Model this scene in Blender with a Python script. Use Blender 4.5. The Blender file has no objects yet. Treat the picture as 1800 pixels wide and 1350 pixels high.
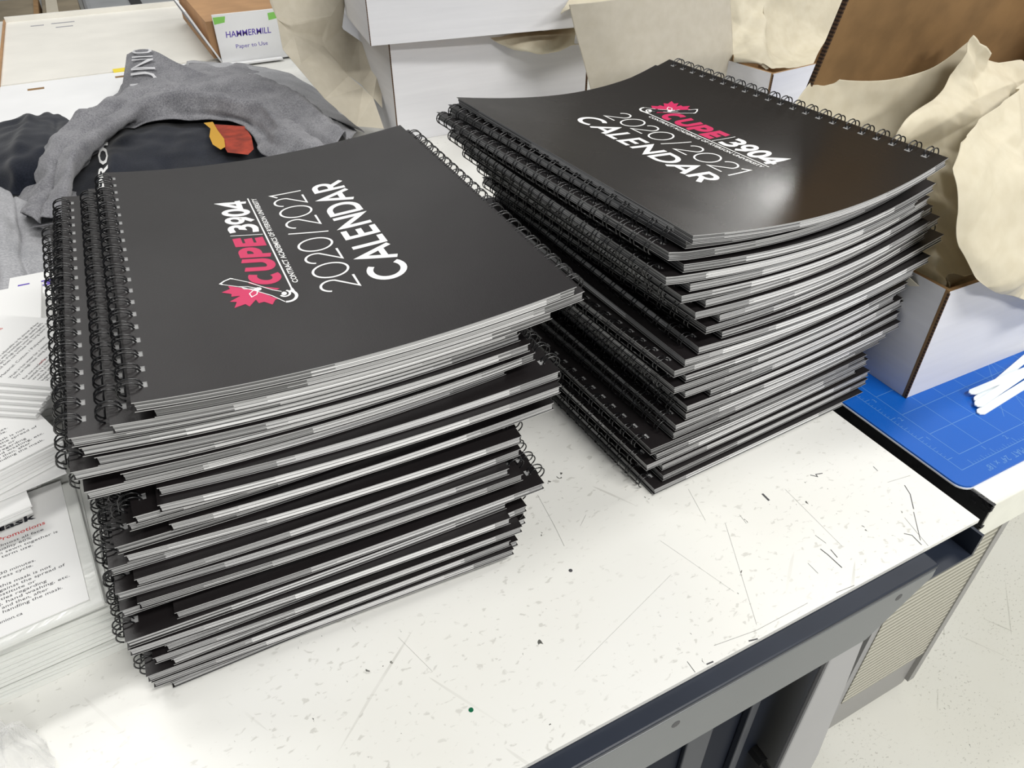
import bpy, bmesh, math, random
from mathutils import Vector, Matrix, noise
random.seed(7)
S = 0.01            # the scene is written in centimetres
TZ = 80.0           # height of the bench top above the floor
C = bpy.context.scene.collection
sc = bpy.context.scene

# ------------------------------------------------------------------ camera
F_PX, YAW, PITCH, ROLL = 1295.1, 0.4784, 0.6630, -0.0059
CX, CY, CZ = -43.8984, -15.3713, 38.408
FW = Vector((math.sin(YAW)*math.cos(PITCH), math.cos(YAW)*math.cos(PITCH), -math.sin(PITCH)))
R0 = Vector((math.cos(YAW), -math.sin(YAW), 0)); U0 = R0.cross(FW)
RT = math.cos(ROLL)*R0 + math.sin(ROLL)*U0
UP = -math.sin(ROLL)*R0 + math.cos(ROLL)*U0
cam = bpy.data.cameras.new('camera'); cam_o = bpy.data.objects.new('camera', cam); C.objects.link(cam_o)
cam.sensor_width = 36; cam.lens = F_PX/1800*36; cam.clip_start = 0.01; cam.clip_end = 60
m = Matrix((RT, UP, -FW)).transposed().to_4x4(); m.translation = Vector((CX, CY, CZ+TZ))*S
cam_o.matrix_world = m
sc.camera = cam_o
# ------------------------------------------------------------------ world, lights, exposure
w = bpy.data.worlds.new('world'); sc.world = w; w.use_nodes = True
w.node_tree.nodes['Background'].inputs[0].default_value = (0.93, 0.96, 1.0, 1)
w.node_tree.nodes['Background'].inputs[1].default_value = 0.13
def area(name, loc, size, power, color=(1, 0.985, 0.95), target=None):
    l = bpy.data.lights.new(name, 'AREA'); l.shape = 'RECTANGLE'; l.size = size[0]*S; l.size_y = size[1]*S
    l.energy = power; l.color = color
    o = bpy.data.objects.new(name, l); C.objects.link(o); o.location = (loc[0]*S, loc[1]*S, (loc[2]+TZ)*S)
    d = Vector(target or (loc[0], loc[1], -100)) - Vector(loc)
    o.rotation_euler = d.to_track_quat('-Z', 'Y').to_euler()
    return o
area('ceiling_light', (20, -95, 190), (125, 32), 34)
area('ceiling_light', (10, -290, 190), (125, 32), 85)
area('ceiling_light', (140, 20, 190), (125, 32), 22)
area('ceiling_light', (-110, 150, 190), (125, 32), 20)
area('ceiling_light', (0, 285, 190), (125, 32), 9)
area('ceiling_light', (365, 292, 190), (100, 60), 55)
sc.view_settings.view_transform = 'Standard'; sc.view_settings.look = 'None'
sc.view_settings.exposure = 0.2; sc.view_settings.gamma = 1; sc.view_settings.use_curve_mapping = False

# construction aid: the point where the sight line of a photo pixel meets a plane of the room
def ray(px, py): return FW + (px-900)/F_PX*RT - (py-675)/F_PX*UP
def at(px, py, z=0.0):
    d = ray(px, py); t = (z-CZ)/d.z; return Vector((CX, CY, CZ)) + t*d
def aty(px, py, y):
    d = ray(px, py); t = (y-CY)/d.y; return Vector((CX, CY, CZ)) + t*d

# ------------------------------------------------------------------ materials
def nmat(name, col, rough=0.6, metal=0.0, spec=0.5, coat=0.0):
    mt = bpy.data.materials.new(name); mt.use_nodes = True
    b = mt.node_tree.nodes['Principled BSDF']
    b.inputs['Base Color'].default_value = (*col, 1); b.inputs['Roughness'].default_value = rough
    b.inputs['Metallic'].default_value = metal; b.inputs['Specular IOR Level'].default_value = spec
    b.inputs['Coat Weight'].default_value = coat
    return mt, mt.node_tree, b
def node(t, kind, **kw):
    n = t.nodes.new(kind)
    for k, v in kw.items():
        if k.startswith('i_'):
            key = k[2:]; n.inputs[int(key) if key.isdigit() else key.replace('_', ' ')].default_value = v
        else: setattr(n, k, v)
    return n
def ramp(t, fac, stops):
    r = t.nodes.new('ShaderNodeValToRGB'); e = r.color_ramp.elements
    while len(e) < len(stops): e.new(0.5)
    for el, (p, c) in zip(e, stops):
        el.position = p; el.color = (*c, 1) if not isinstance(c, (int, float)) else (c, c, c, 1)
    t.links.new(fac, r.inputs[0]); return r.outputs[0]
def mix(t, fac, a, b):
    n = t.nodes.new('ShaderNodeMix'); n.data_type = 'RGBA'
    for s, v in ((0, fac), (6, a), (7, b)):
        if isinstance(v, bpy.types.NodeSocket): t.links.new(v, n.inputs[s])
        else: n.inputs[s].default_value = v if s == 0 else (*v, 1)
    return n.outputs[2]
def mth(t, op, a, b=0.0):
    n = t.nodes.new('ShaderNodeMath'); n.operation = op
    for i, v in enumerate((a, b)):
        if isinstance(v, bpy.types.NodeSocket): t.links.new(v, n.inputs[i])
        else: n.inputs[i].default_value = v
    return n.outputs[0]
def objco(t, scale=(1, 1, 1)):
    c = t.nodes.new('ShaderNodeTexCoord'); mp = t.nodes.new('ShaderNodeMapping')
    mp.inputs['Scale'].default_value = scale; t.links.new(c.outputs['Object'], mp.inputs[0]); return mp.outputs[0]
def tex(t, kind, vec, **kw):
    n = node(t, kind, **kw); t.links.new(vec, n.inputs['Vector']); return n
def bump(t, b, h, strength=0.2, dist=0.001):
    n = node(t, 'ShaderNodeBump'); n.inputs['Strength'].default_value = strength; n.inputs['Distance'].default_value = dist
    t.links.new(h, n.inputs['Height']); t.links.new(n.outputs[0], b.inputs['Normal'])
def simple(name, col, rough=0.6, bscale=0, bstr=0.1, bdist=0.0005, var=0.0, vscale=8, **kw):
    mt, t, b = nmat(name, col, rough, **kw)
    if bscale:
        n = tex(t, 'ShaderNodeTexNoise', objco(t), i_Scale=bscale, i_Detail=4.0); bump(t, b, n.outputs[0], bstr, bdist)
    if var:
        n = tex(t, 'ShaderNodeTexNoise', objco(t), i_Scale=vscale, i_Detail=5.0)
        t.links.new(mix(t, ramp(t, n.outputs[0], [(0.35, 0.0), (0.65, 1.0)]), tuple(c*(1-var) for c in col), tuple(min(1, c*(1+var)) for c in col)), b.inputs['Base Color'])
    return mt
M = {}
M['cover'], t, b = nmat('black_cover', (0.0115, 0.0095, 0.010), 0.42, spec=0.5)
n = tex(t, 'ShaderNodeTexNoise', objco(t, (1, 1, 1)), i_Scale=1400.0, i_Detail=2.0)
n2 = tex(t, 'ShaderNodeTexNoise', objco(t), i_Scale=9.0, i_Detail=4.0)
bump(t, b, n.outputs[0], 0.16, 0.0003)
t.links.new(ramp(t, n2.outputs[0], [(0.3, 0.36), (0.7, 0.46)]), b.inputs['Roughness'])
M['gloss_cover'], t, b = nmat('glossy_black_cover', (0.017, 0.0135, 0.010), 0.27, spec=0.55)
n = tex(t, 'ShaderNodeTexNoise', objco(t, (1, 1, 1)), i_Scale=1200.0, i_Detail=2.0)
n2 = tex(t, 'ShaderNodeTexNoise', objco(t), i_Scale=14.0, i_Detail=4.0)
bump(t, b, n.outputs[0], 0.10, 0.0003)
t.links.new(ramp(t, n2.outputs[0], [(0.3, 0.23), (0.7, 0.31)]), b.inputs['Roughness'])
M['edge'] = simple('card_core', (0.42, 0.42, 0.42), 0.6)
M['wire'] = simple('black_wire', (0.006, 0.006, 0.007), 0.25, spec=0.7)
M['white_ink'] = simple('white_ink', (0.86, 0.86, 0.85), 0.4)
M['pink_ink'] = simple('magenta_ink', (0.56, 0.018, 0.10), 0.4)
M['black_ink'] = simple('black_ink', (0.02, 0.02, 0.03), 0.6)
M['red_ink'] = simple('red_ink', (0.6, 0.05, 0.05), 0.6)
M['purple_ink'] = simple('purple_ink', (0.11, 0.06, 0.42), 0.6)
M['green_ink'] = simple('green_ink', (0.25, 0.62, 0.12), 0.6)
M['grey_ink'] = simple('grey_ink', (0.35, 0.35, 0.38), 0.6)
M['blue_print'] = simple('pale_blue_ink', (0.09, 0.24, 0.55), 0.5)
M['inner_sheet'] = simple('inner_sheet', (0.30, 0.30, 0.30), 0.5)
# page block: UV x runs along the edge (cm), y through the thickness (cm); leaves differ in tone, printed bleeds are darker
M['pages'], t, b = nmat('page_edges', (0.6, 0.6, 0.6), 0.55)
uv = t.nodes.new('ShaderNodeUVMap'); sp = t.nodes.new('ShaderNodeSeparateXYZ'); t.links.new(uv.outputs[0], sp.inputs[0])
oi = t.nodes.new('ShaderNodeObjectInfo')
leaf = mth(t, 'FLOOR', mth(t, 'DIVIDE', sp.outputs[1], 0.033))
cm = t.nodes.new('ShaderNodeCombineXYZ'); t.links.new(leaf, cm.inputs[0]); t.links.new(mth(t, 'MULTIPLY', oi.outputs['Random'], 91.0), cm.inputs[1])
wn = t.nodes.new('ShaderNodeTexWhiteNoise'); wn.noise_dimensions = '3D'; t.links.new(cm.outputs[0], wn.inputs['Vector'])
leafb = mth(t, 'FLOOR', mth(t, 'DIVIDE', sp.outputs[1], 0.12))
cm2 = t.nodes.new('ShaderNodeCombineXYZ'); t.links.new(leafb, cm2.inputs[0]); t.links.new(mth(t, 'MULTIPLY', oi.outputs['Random'], 57.0), cm2.inputs[1])
wn2 = t.nodes.new('ShaderNodeTexWhiteNoise'); wn2.noise_dimensions = '3D'; t.links.new(cm2.outputs[0], wn2.inputs['Vector'])
start = mth(t, 'ADD', mth(t, 'MULTIPLY', wn2.outputs[0], 7.0), -9.0)
unprinted = mth(t, 'GREATER_THAN', sp.outputs[0], start)
endp = mth(t, 'LESS_THAN', sp.outputs[0], mth(t, 'ADD', mth(t, 'MULTIPLY', wn2.outputs[0], 5.0), 5.0))
unprinted = mth(t, 'MULTIPLY', unprinted, endp)  # blank stretch of each leaf group; the printed ends beyond it are darker
tone_w = ramp(t, wn.outputs[0], [(0.0, 0.16), (0.15, 0.45), (0.45, 0.80), (1.0, 0.92)])
tone_d = ramp(t, wn.outputs[0], [(0.0, 0.04), (0.25, 0.16), (0.6, 0.36), (1.0, 0.60)])
t.links.new(mix(t, unprinted, tone_d, tone_w), b.inputs['Base Color'])
# bench top: worn off-white laminate
def worn_white(name, base, dirt, spk=0.5):
    mt, t, b = nmat(name, base, 0.35, spec=0.45)
    co = objco(t)
    n1 = tex(t, 'ShaderNodeTexNoise', co, i_Scale=6.0, i_Detail=6.0)
    c = mix(t, ramp(t, n1.outputs[0], [(0.35, 0.0), (0.7, 1.0)]), base, tuple(x*y for x, y in zip(base, (0.955, 0.95, 0.93))))
    n2 = tex(t, 'ShaderNodeTexNoise', objco(t, (1, 1.6, 1)), i_Scale=170.0, i_Detail=3.0, i_Distortion=0.5)
    m2 = tex(t, 'ShaderNodeTexNoise', co, i_Scale=11.0, i_Detail=3.0)
    f = mth(t, 'MULTIPLY', ramp(t, n2.outputs[0], [(0.615, 0.0), (0.68, 1.0)]), ramp(t, m2.outputs[0], [(0.36, 0.0), (0.55, spk)]))
    c = mix(t, f, c, dirt)
    n3 = tex(t, 'ShaderNodeTexNoise', objco(t, (1.4, 1, 1)), i_Scale=150.0, i_Detail=2.0, i_Distortion=1.0)
    f3 = mth(t, 'MULTIPLY', ramp(t, n3.outputs[0], [(0.735, 0.0), (0.75, 1.0)]), ramp(t, m2.outputs[0], [(0.5, 0.0), (0.55, 1.0)]))
    c = mix(t, f3, c, (0.10, 0.10, 0.09))
    # hairline scratches
    for sc_, rot in (((30, 1.2, 1), 0.5), ((26, 1.0, 1), -0.9)):
        cc = t.nodes.new('ShaderNodeTexCoord'); mp = t.nodes.new('ShaderNodeMapping'); mp.vector_type = 'TEXTURE'
        mp.inputs['Rotation'].default_value = (0, 0, rot); mp.inputs['Scale'].default_value = (1/sc_[0], 1/sc_[1], 1)
        t.links.new(cc.outputs['Object'], mp.inputs[0])
        v = tex(t, 'ShaderNodeTexNoise', mp.outputs[0], i_Scale=6.0, i_Detail=1.0)
        fs = mth(t, 'MULTIPLY', ramp(t, v.outputs[0], [(0.735, 0.0), (0.745, 0.45)]), ramp(t, m2.outputs[0], [(0.45, 0.0), (0.6, 1.0)]))
        c = mix(t, fs, c, dirt)
    t.links.new(c, b.inputs['Base Color'])
    t.links.new(ramp(t, n1.outputs[0], [(0.3, 0.28), (0.7, 0.45)]), b.inputs['Roughness'])
    return mt
M['top'] = worn_white('worn_white_laminate', (0.795, 0.793, 0.762), (0.44, 0.43, 0.39))
M['top_side'] = simple('white_painted_edge', (0.74, 0.74, 0.66), 0.45, var=0.05, vscale=30)
M['floor'] = worn_white('vinyl_floor', (0.80, 0.795, 0.74), (0.40, 0.39, 0.34), 0.6)
M['chip'] = simple('chipped_black_edge', (0.02, 0.02, 0.022), 0.5, bscale=200, bstr=0.5)
M['scratch'] = simple('dark_scratch', (0.06, 0.06, 0.065), 0.6)
M['ink_dot'] = simple('green_dot', (0.0, 0.12, 0.05), 0.4)
M['steel_grey'] = simple('grey_painted_steel', (0.125, 0.135, 0.142), 0.38, bscale=500, bstr=0.06, var=0.04)
M['steel_leg'] = simple('pale_grey_steel', (0.31, 0.31, 0.32), 0.4, var=0.03)
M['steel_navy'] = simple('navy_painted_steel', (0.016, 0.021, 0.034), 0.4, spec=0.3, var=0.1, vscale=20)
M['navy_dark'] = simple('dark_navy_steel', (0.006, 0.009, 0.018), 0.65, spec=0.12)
M['bolt'] = simple('dark_zinc', (0.05, 0.05, 0.05), 0.3, metal=0.8)
M['screen'], t, b = nmat('ribbed_beige_panel', (0.52, 0.51, 0.43), 0.5)
wv = tex(t, 'ShaderNodeTexWave', objco(t), i_Scale=30.0, bands_direction='Z'); bump(t, b, wv.outputs[1], 1.0, 0.004)
t.links.new(ramp(t, wv.outputs[1], [(0.2, (0.40, 0.385, 0.31)), (0.6, (0.60, 0.585, 0.50))]), b.inputs['Base Color'])
M['case_grey'] = simple('warm_grey_case', (0.33, 0.325, 0.315), 0.5)
M['mat'], t, b = nmat('blue_cutting_mat', (0.0, 0.13, 0.62), 0.42, spec=0.4)
n = tex(t, 'ShaderNodeTexNoise', objco(t), i_Scale=900.0, i_Detail=2.0); bump(t, b, n.outputs[0], 0.2, 0.0002)
n = tex(t, 'ShaderNodeTexNoise', objco(t), i_Scale=5.0, i_Detail=5.0)
t.links.new(mix(t, n.outputs[0], (0.0, 0.085, 0.43), (0.004, 0.12, 0.52)), b.inputs['Base Color'])
M['mat_core'] = simple('white_mat_core', (0.7, 0.72, 0.75), 0.5)
# white corrugated board
M['board'], t, b = nmat('white_corrugated_board', (0.72, 0.72, 0.745), 0.55)
n = tex(t, 'ShaderNodeTexNoise', objco(t, (0.5, 0.5, 9)), i_Scale=14.0, i_Detail=3.0)
n2 = tex(t, 'ShaderNodeTexNoise', objco(t), i_Scale=300.0, i_Detail=2.0)
t.links.new(mix(t, n.outputs[0], (0.66, 0.66, 0.685), (0.78, 0.78, 0.80)), b.inputs['Base Color'])
bump(t, b, n.outputs[0], 0.25, 0.0012)
M['board_flat'] = simple('white_coated_board', (0.83, 0.81, 0.75), 0.5, var=0.03, vscale=12)
M['board_bright'] = simple('bright_white_board', (0.86, 0.865, 0.87), 0.5, var=0.02, vscale=12)
M['kraft'] = simple('brown_kraft_board', (0.265, 0.155, 0.065), 0.75, bscale=60, bstr=0.25, bdist=0.0008, var=0.14, vscale=35)
M['kraft_light'] = simple('light_kraft_board', (0.42, 0.24, 0.115), 0.75, var=0.1, vscale=20)
M['kraft_far'] = simple('dull_kraft_board', (0.21, 0.175, 0.12), 0.8, var=0.2, vscale=8)
M['flute'], t, b = nmat('corrugated_raw_edge', (0.15, 0.07, 0.03), 0.8)
wv = tex(t, 'ShaderNodeTexWave', objco(t), i_Scale=110.0, bands_direction='Z')
t.links.new(ramp(t, wv.outputs[1], [(0.3, (0.035, 0.018, 0.010)), (0.7, (0.13, 0.07, 0.035))]), b.inputs['Base Color'])
# cream packing paper (thin, slightly translucent)
def paper(name, c1, c2):
    mt, t, b = nmat(name, c1, 0.6, spec=0.3)
    n = tex(t, 'ShaderNodeTexNoise', objco(t), i_Scale=90.0, i_Detail=5.0)
    t.links.new(mix(t, ramp(t, n.outputs[0], [(0.3, 0.0), (0.7, 1.0)]), c1, c2), b.inputs['Base Color'])
    n2 = tex(t, 'ShaderNodeTexNoise', objco(t), i_Scale=25.0, i_Detail=6.0); bump(t, b, n2.outputs[0], 0.25, 0.002)
    tr = t.nodes.new('ShaderNodeBsdfTranslucent'); tr.inputs[0].default_value = (*c2, 1)
    ms = t.nodes.new('ShaderNodeMixShader'); ms.inputs[0].default_value = 0.22
    out = t.nodes['Material Output']
    t.links.new(b.outputs[0], ms.inputs[1]); t.links.new(tr.outputs[0], ms.inputs[2]); t.links.new(ms.outputs[0], out.inputs[0])
    return mt
M['cream'] = paper('cream_packing_paper', (0.68, 0.62, 0.475), (0.75, 0.695, 0.55))
M['cream_grey'] = paper('grey_cream_paper', (0.62, 0.57, 0.46), (0.68, 0.63, 0.52))
M['paper_white'] = simple('white_paper', (0.82, 0.82, 0.81), 0.5)
M['sleeve'], t, b = nmat('clear_sleeve', (0.72, 0.73, 0.70), 0.18, spec=0.6)
n = tex(t, 'ShaderNodeTexNoise', objco(t), i_Scale=18.0, i_Detail=4.0, i_Distortion=1.0); bump(t, b, n.outputs[0], 0.3, 0.004)
# cloth
def cloth(name, c1, c2, sc1=500.0):
    mt, t, b = nmat(name, c1, 0.95, spec=0.15)
    b.inputs['Sheen Weight'].default_value = 0.15
    n = tex(t, 'ShaderNodeTexNoise', objco(t, (1, 1, 1)), i_Scale=sc1, i_Detail=3.0)
    n2 = tex(t, 'ShaderNodeTexNoise', objco(t), i_Scale=25.0, i_Detail=4.0)
    f = mth(t, 'ADD', mth(t, 'MULTIPLY', n.outputs[0], 0.6), mth(t, 'MULTIPLY', n2.outputs[0], 0.4))
    t.links.new(mix(t, ramp(t, f, [(0.38, 0.0), (0.62, 1.0)]), c1, c2), b.inputs['Base Color'])
    bump(t, b, n.outputs[0], 0.3, 0.0008); return mt
M['heather'] = cloth('heather_grey_jersey', (0.135, 0.135, 0.15), (0.27, 0.27, 0.285))
M['heather_light'] = cloth('pale_heather_jersey', (0.27, 0.275, 0.29), (0.42, 0.42, 0.44))
M['shirt_ink'] = simple('pale_grey_ink', (0.62, 0.62, 0.64), 0.8)
M['navy'] = cloth('navy_jersey', (0.006, 0.008, 0.014), (0.014, 0.017, 0.027))
M['print_red'] = simple('red_print', (0.30, 0.035, 0.015), 0.8, var=0.3, vscale=60)
M['print_yellow'] = simple('yellow_print', (0.55, 0.30, 0.03), 0.8)
M['yellow'] = simple('yellow_paper', (0.85, 0.68, 0.05), 0.6)
M['bin_grey'] = simple('grey_plastic', (0.30, 0.31, 0.32), 0.5, var=0.1)
M['tie'], t, b = nmat('milky_plastic', (0.78, 0.83, 0.86), 0.3)
b.inputs['Subsurface Weight'].default_value = 0.3; b.inputs['Subsurface Radius'].default_value = (0.01, 0.01, 0.01)
mt, t, b = nmat('clear_plastic_bag', (0.9, 0.9, 0.9), 0.12); b.inputs['Transmission Weight'].default_value = 0.0
tr = t.nodes.new('ShaderNodeBsdfTransparent'); ms = t.nodes.new('ShaderNodeMixShader')
lw = t.nodes.new('ShaderNodeLayerWeight'); lw.inputs[0].default_value = 0.45
t.links.new(ramp(t, lw.outputs[1], [(0.0, 0.07), (1.0, 0.5)]), ms.inputs[0])
t.links.new(tr.outputs[0], ms.inputs[1]); t.links.new(b.outputs[0], ms.inputs[2]); t.links.new(ms.outputs[0], t.nodes['Material Output'].inputs[0])
M['bag'] = mt

# ------------------------------------------------------------------ mesh helpers (all in cm; z = 0 is the bench top)
class MB:
    def __init__(s): s.v = []; s.f = []; s.mi = []; s.uv = {}
    def vert(s, x, y, z): s.v.append((x, y, z)); return len(s.v)-1
    def face(s, ids, mi=0, uv=None):
        if uv: s.uv[len(s.f)] = uv
        s.f.append(tuple(ids)); s.mi.append(mi)
    def box(s, x0, x1, y0, y1, z0, z1, mi=0, T=None):
        p = [(x, y, z) for z in (z0, z1) for y in (y0, y1) for x in (x0, x1)]
        if T: p = [tuple(T(*q)) for q in p]
        k = len(s.v); s.v += p
        for a in ((0, 2, 3, 1), (4, 5, 7, 6), (0, 1, 5, 4), (1, 3, 7, 5), (3, 2, 6, 7), (2, 0, 4, 6)): s.face([k+i for i in a], mi)
    def prism(s, pts, d, mi=0):          # closed polygon of 3D points extruded by vector d
        n = len(pts); k = len(s.v); s.v += [tuple(p) for p in pts] + [tuple(Vector(p)+Vector(d)) for p in pts]
        s.face(range(k+n-1, k-1, -1), mi); s.face(range(k+n, k+2*n), mi)
        for i in range(n): j = (i+1) % n; s.face((k+i, k+j, k+n+j, k+n+i), mi)
    def tube(s, path, r, n=5, mi=0, closed=False):
        k0 = len(s.v); path = [Vector(p) for p in path]; N = len(path); prev = None
        for i, p in enumerate(path):
            a = path[max(0, i-1)]; b = path[min(N-1, i+1)]; d = (b-a).normalized()
            if prev is None:
                u = d.orthogonal().normalized()
            else:
                u = (prev - d*prev.dot(d)).normalized()
            prev = u; w_ = d.cross(u)
            for j in range(n):
                an = 2*math.pi*j/n; q = p + r*(math.cos(an)*u + math.sin(an)*w_); s.v.append(tuple(q))
        for i in range(N-1):
            for j in range(n):
                a = k0+i*n+j; b = k0+i*n+(j+1) % n; s.face((a, b, b+n, a+n), mi)
        s.face([k0+j for j in range(n)][::-1], mi); s.face([k0+(N-1)*n+j for j in range(n)], mi)
    def build(s, name, mats, parent=None, smooth=False, world=False):
        me = bpy.data.meshes.new(name)
        me.from_pydata([(x*S, y*S, z*S) for x, y, z in s.v], [], s.f)
        for mm in (mats if isinstance(mats, (list, tuple)) else [mats]): me.materials.append(mm)
        me.polygons.foreach_set('material_index', s.mi)
        if s.uv:
            l = me.uv_layers.new(name='UVMap')
            for fi, uvs in s.uv.items():
                for li, q in zip(me.polygons[fi].loop_indices, uvs): l.data[li].uv = q
        if smooth: me.polygons.foreach_set('use_smooth', [True]*len(s.f))
        me.update()
        o = bpy.data.objects.new(name, me); C.objects.link(o)
        if parent: o.parent = parent
        else: o.location.z = TZ*S
        return o
def tag(o, label=None, cat=None, group=None, kind=None):
    for k, v in (('label', label), ('category', cat), ('group', group), ('kind', kind)):
        if v: o[k] = v
    return o
def thing(name, label, cat, loc=(0, 0, 0), rz=0, group=None):
    o = bpy.data.objects.new(name, None); C.objects.link(o); o.empty_display_size = 0.02
    o.location = (loc[0]*S, loc[1]*S, (loc[2]+TZ)*S); o.rotation_euler.z = rz
    return tag(o, label, cat, group)
def bevel(o, w_, seg=2):
    b = o.modifiers.new('bevel', 'BEVEL'); b.width = w_*S; b.segments = seg; b.limit_method = 'ANGLE'; return o
def solid(o, th, off=0):
    b = o.modifiers.new('thickness', 'SOLIDIFY'); b.thickness = th*S; b.offset = off; return o

# ------------------------------------------------------------------ lettering
def arc(cx, cy, rx, ry, a0, a1, n=14):
    return [(cx+rx*math.cos(math.radians(a0+(a1-a0)*i/n)), cy+ry*math.sin(math.radians(a0+(a1-a0)*i/n))) for i in range(n+1)]
GL = {   # glyph: (width, strokes), cap height 1
 'C': (0.92, [arc(0.5, 0.5, 0.46, 0.46, 48, 312, 22)]),
 'A': (0.86, [[(0.04, 0), (0.43, 0.96), (0.82, 0)], [(0.18, 0.30), (0.68, 0.30)]]),
 'L': (0.55, [[(0.09, 1), (0.09, 0.06), (0.52, 0.06)]]),
 'E': (0.62, [[(0.57, 0.94), (0.09, 0.94), (0.09, 0.06), (0.57, 0.06)], [(0.09, 0.5), (0.53, 0.5)]]),
 'N': (0.84, [[(0.10, 0), (0.10, 0.90), (0.74, 0.10), (0.74, 1)]]),
 'D': (0.84, [[(0.10, 0.06), (0.10, 0.94), (0.36, 0.94)] + arc(0.36, 0.5, 0.42, 0.44, 80, -80, 14) + [(0.36, 0.06), (0.04, 0.06)]]),
 'R': (0.68, [[(0.10, 0), (0.10, 0.94), (0.34, 0.94)] + arc(0.34, 0.69, 0.25, 0.25, 80, -80, 10) + [(0.34, 0.44), (0.10, 0.44)], [(0.32, 0.44), (0.62, 0.0)]]),
 'P': (0.68, [[(0.14, 0), (0.14, 0.86), (0.34, 0.86)] + arc(0.34, 0.62, 0.22, 0.24, 80, -80, 10) + [(0.34, 0.38), (0.14, 0.38)]]),
 'U': (0.78, [[(0.14, 1), (0.14, 0.40)] + arc(0.39, 0.38, 0.25, 0.25, 180, 360, 12) + [(0.64, 1)]]),
 'c': (0.74, [arc(0.44, 0.5, 0.30, 0.37, 60, 300, 16)]),
 'e': (0.62, [[(0.58, 0.87), (0.14, 0.87), (0.14, 0.13), (0.58, 0.13)], [(0.14, 0.5), (0.54, 0.5)]]),
 '2': (0.78, [arc(0.38, 0.68, 0.31, 0.29, 165, -28, 16) + [(0.05, 0.03), (0.74, 0.03)]]),
 '0': (0.98, [arc(0.49, 0.5, 0.43, 0.47, 90, 450, 30)]),
 '1': (0.42, [[(0.05, 0.80), (0.30, 0.97), (0.30, 0)]]),
 '/': (0.50, [[(0.10, -0.05), (0.40, 1.05)]]),
 'I': (0.30, [[(0.15, -0.02), (0.15, 1.02)]]),
 '3': (0.72, [[(0.10, 0.88)] + arc(0.34, 0.71, 0.24, 0.20, 90, -80, 10) + arc(0.34, 0.31, 0.27, 0.22, 80, -90, 10) + [(0.06, 0.13)]]),
 '9': (0.76, [arc(0.38, 0.66, 0.24, 0.24, 0, 360, 18), [(0.62, 0.66), (0.56, 0.30), (0.28, 0.06)]]),
 'o': (0.80, [arc(0.40, 0.5, 0.26, 0.39, 90, 450, 24)]),
 '4': (0.76, [[(0.54, 0), (0.54, 0.94), (0.08, 0.28), (0.74, 0.28)]]),
}
def stroke(mb, pts, wd, mp, mi=0, closed=False):
    n = len(pts); L = []; closed = closed or (n > 3 and abs(pts[0][0]-pts[-1][0]) + abs(pts[0][1]-pts[-1][1]) < 1e-6)
    if closed and n > 3 and abs(pts[0][0]-pts[-1][0]) + abs(pts[0][1]-pts[-1][1]) < 1e-6: pts = pts[:-1]; n -= 1
    for i in range(n):
        p = Vector(pts[i]); a = Vector(pts[(i-1) % n]) if (i or closed) else None; b = Vector(pts[(i+1) % n]) if (i < n-1 or closed) else None
        d1 = (p-a).normalized() if a is not None else None; d2 = (b-p).normalized() if b is not None else None
        if d1 is None: d1 = d2
        if d2 is None: d2 = d1
        n1 = Vector((-d1.y, d1.x)); n2 = Vector((-d2.y, d2.x)); mm = (n1+n2)
        mm = mm.normalized() if mm.length > 1e-4 else n1
        k = 1/max(0.45, mm.dot(n1)); L.append((p+mm*k*wd/2, p-mm*k*wd/2))
    ids = [(mb.vert(*mp(*l)), mb.vert(*mp(*r))) for l, r in L]
    for i in range(n if closed else n-1):
        j = (i+1) % n; mb.face((ids[i][0], ids[i][1], ids[j][1], ids[j][0]), mi)
def letters(mb, txt, x0, x1, y0, h, wd, mp, mi=0, slant=0.0, gap=0.06, fill=None):
    tot = sum(GL[c][0] if c != ' ' else 0.35 for c in txt) + gap*(len(txt)-1)
    sx = (x1-x0)/tot; x = 0
    for c in txt:
        if c == ' ': x += 0.35+gap; continue
        g = GL[c]
        for st in g[1]:
            pts = []
            for a, b_ in zip(st, st[1:]):       # subdivide long runs so the letters follow the sagging cover
                q = max(1, int(max(abs(a[0]-b_[0]), abs(a[1]-b_[1]))*6)) if wd < 99 else 1
                if len(st) > 12: q = 1
                pts += [(a[0]+(b_[0]-a[0])*i/q, a[1]+(b_[1]-a[1])*i/q) for i in range(q)]
            pts.append(st[-1])
            P = [(x0+(x+px)*sx+slant*py*h, y0+py*h) for px, py in pts]
            stroke(mb, P, wd, mp, mi)
        x += g[0]+gap
def poly(mb, pts, mp, mi=0): mb.face([mb.vert(*mp(*p)) for p in pts], mi)
_tc = {}
def text_mesh(txt, bold=0.0):
    k = (txt, bold)
    if k in _tc: return _tc[k]
    cu = bpy.data.curves.new('lettering', 'FONT'); cu.body = txt; cu.size = 1.0; cu.offset = bold; cu.resolution_u = 2
    o = bpy.data.objects.new('lettering', cu); me = o.to_mesh()
    vs = [tuple(v.co[:2]) for v in me.vertices]; fs = [tuple(p.vertices) for p in me.polygons]
    o.to_mesh_clear(); bpy.data.objects.remove(o); bpy.data.curves.remove(cu)
    _tc[k] = (vs, fs); return _tc[k]
def write(mb, txt, x0, y0, h, mp, width=None, mi=0, bold=0.0, slant=0.0):
    vs, fs = text_mesh(txt, bold)
    if not vs: return
    mx = max(v[0] for v in vs); s_ = h/0.70; sx = width/mx if width else s_
    k = len(mb.v)
    for x, y in vs: mb.v.append(tuple(mp(x0+x*sx+slant*y*s_, y0+y*s_)))
    for f in fs: mb.face([k+i for i in f], mi)

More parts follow.
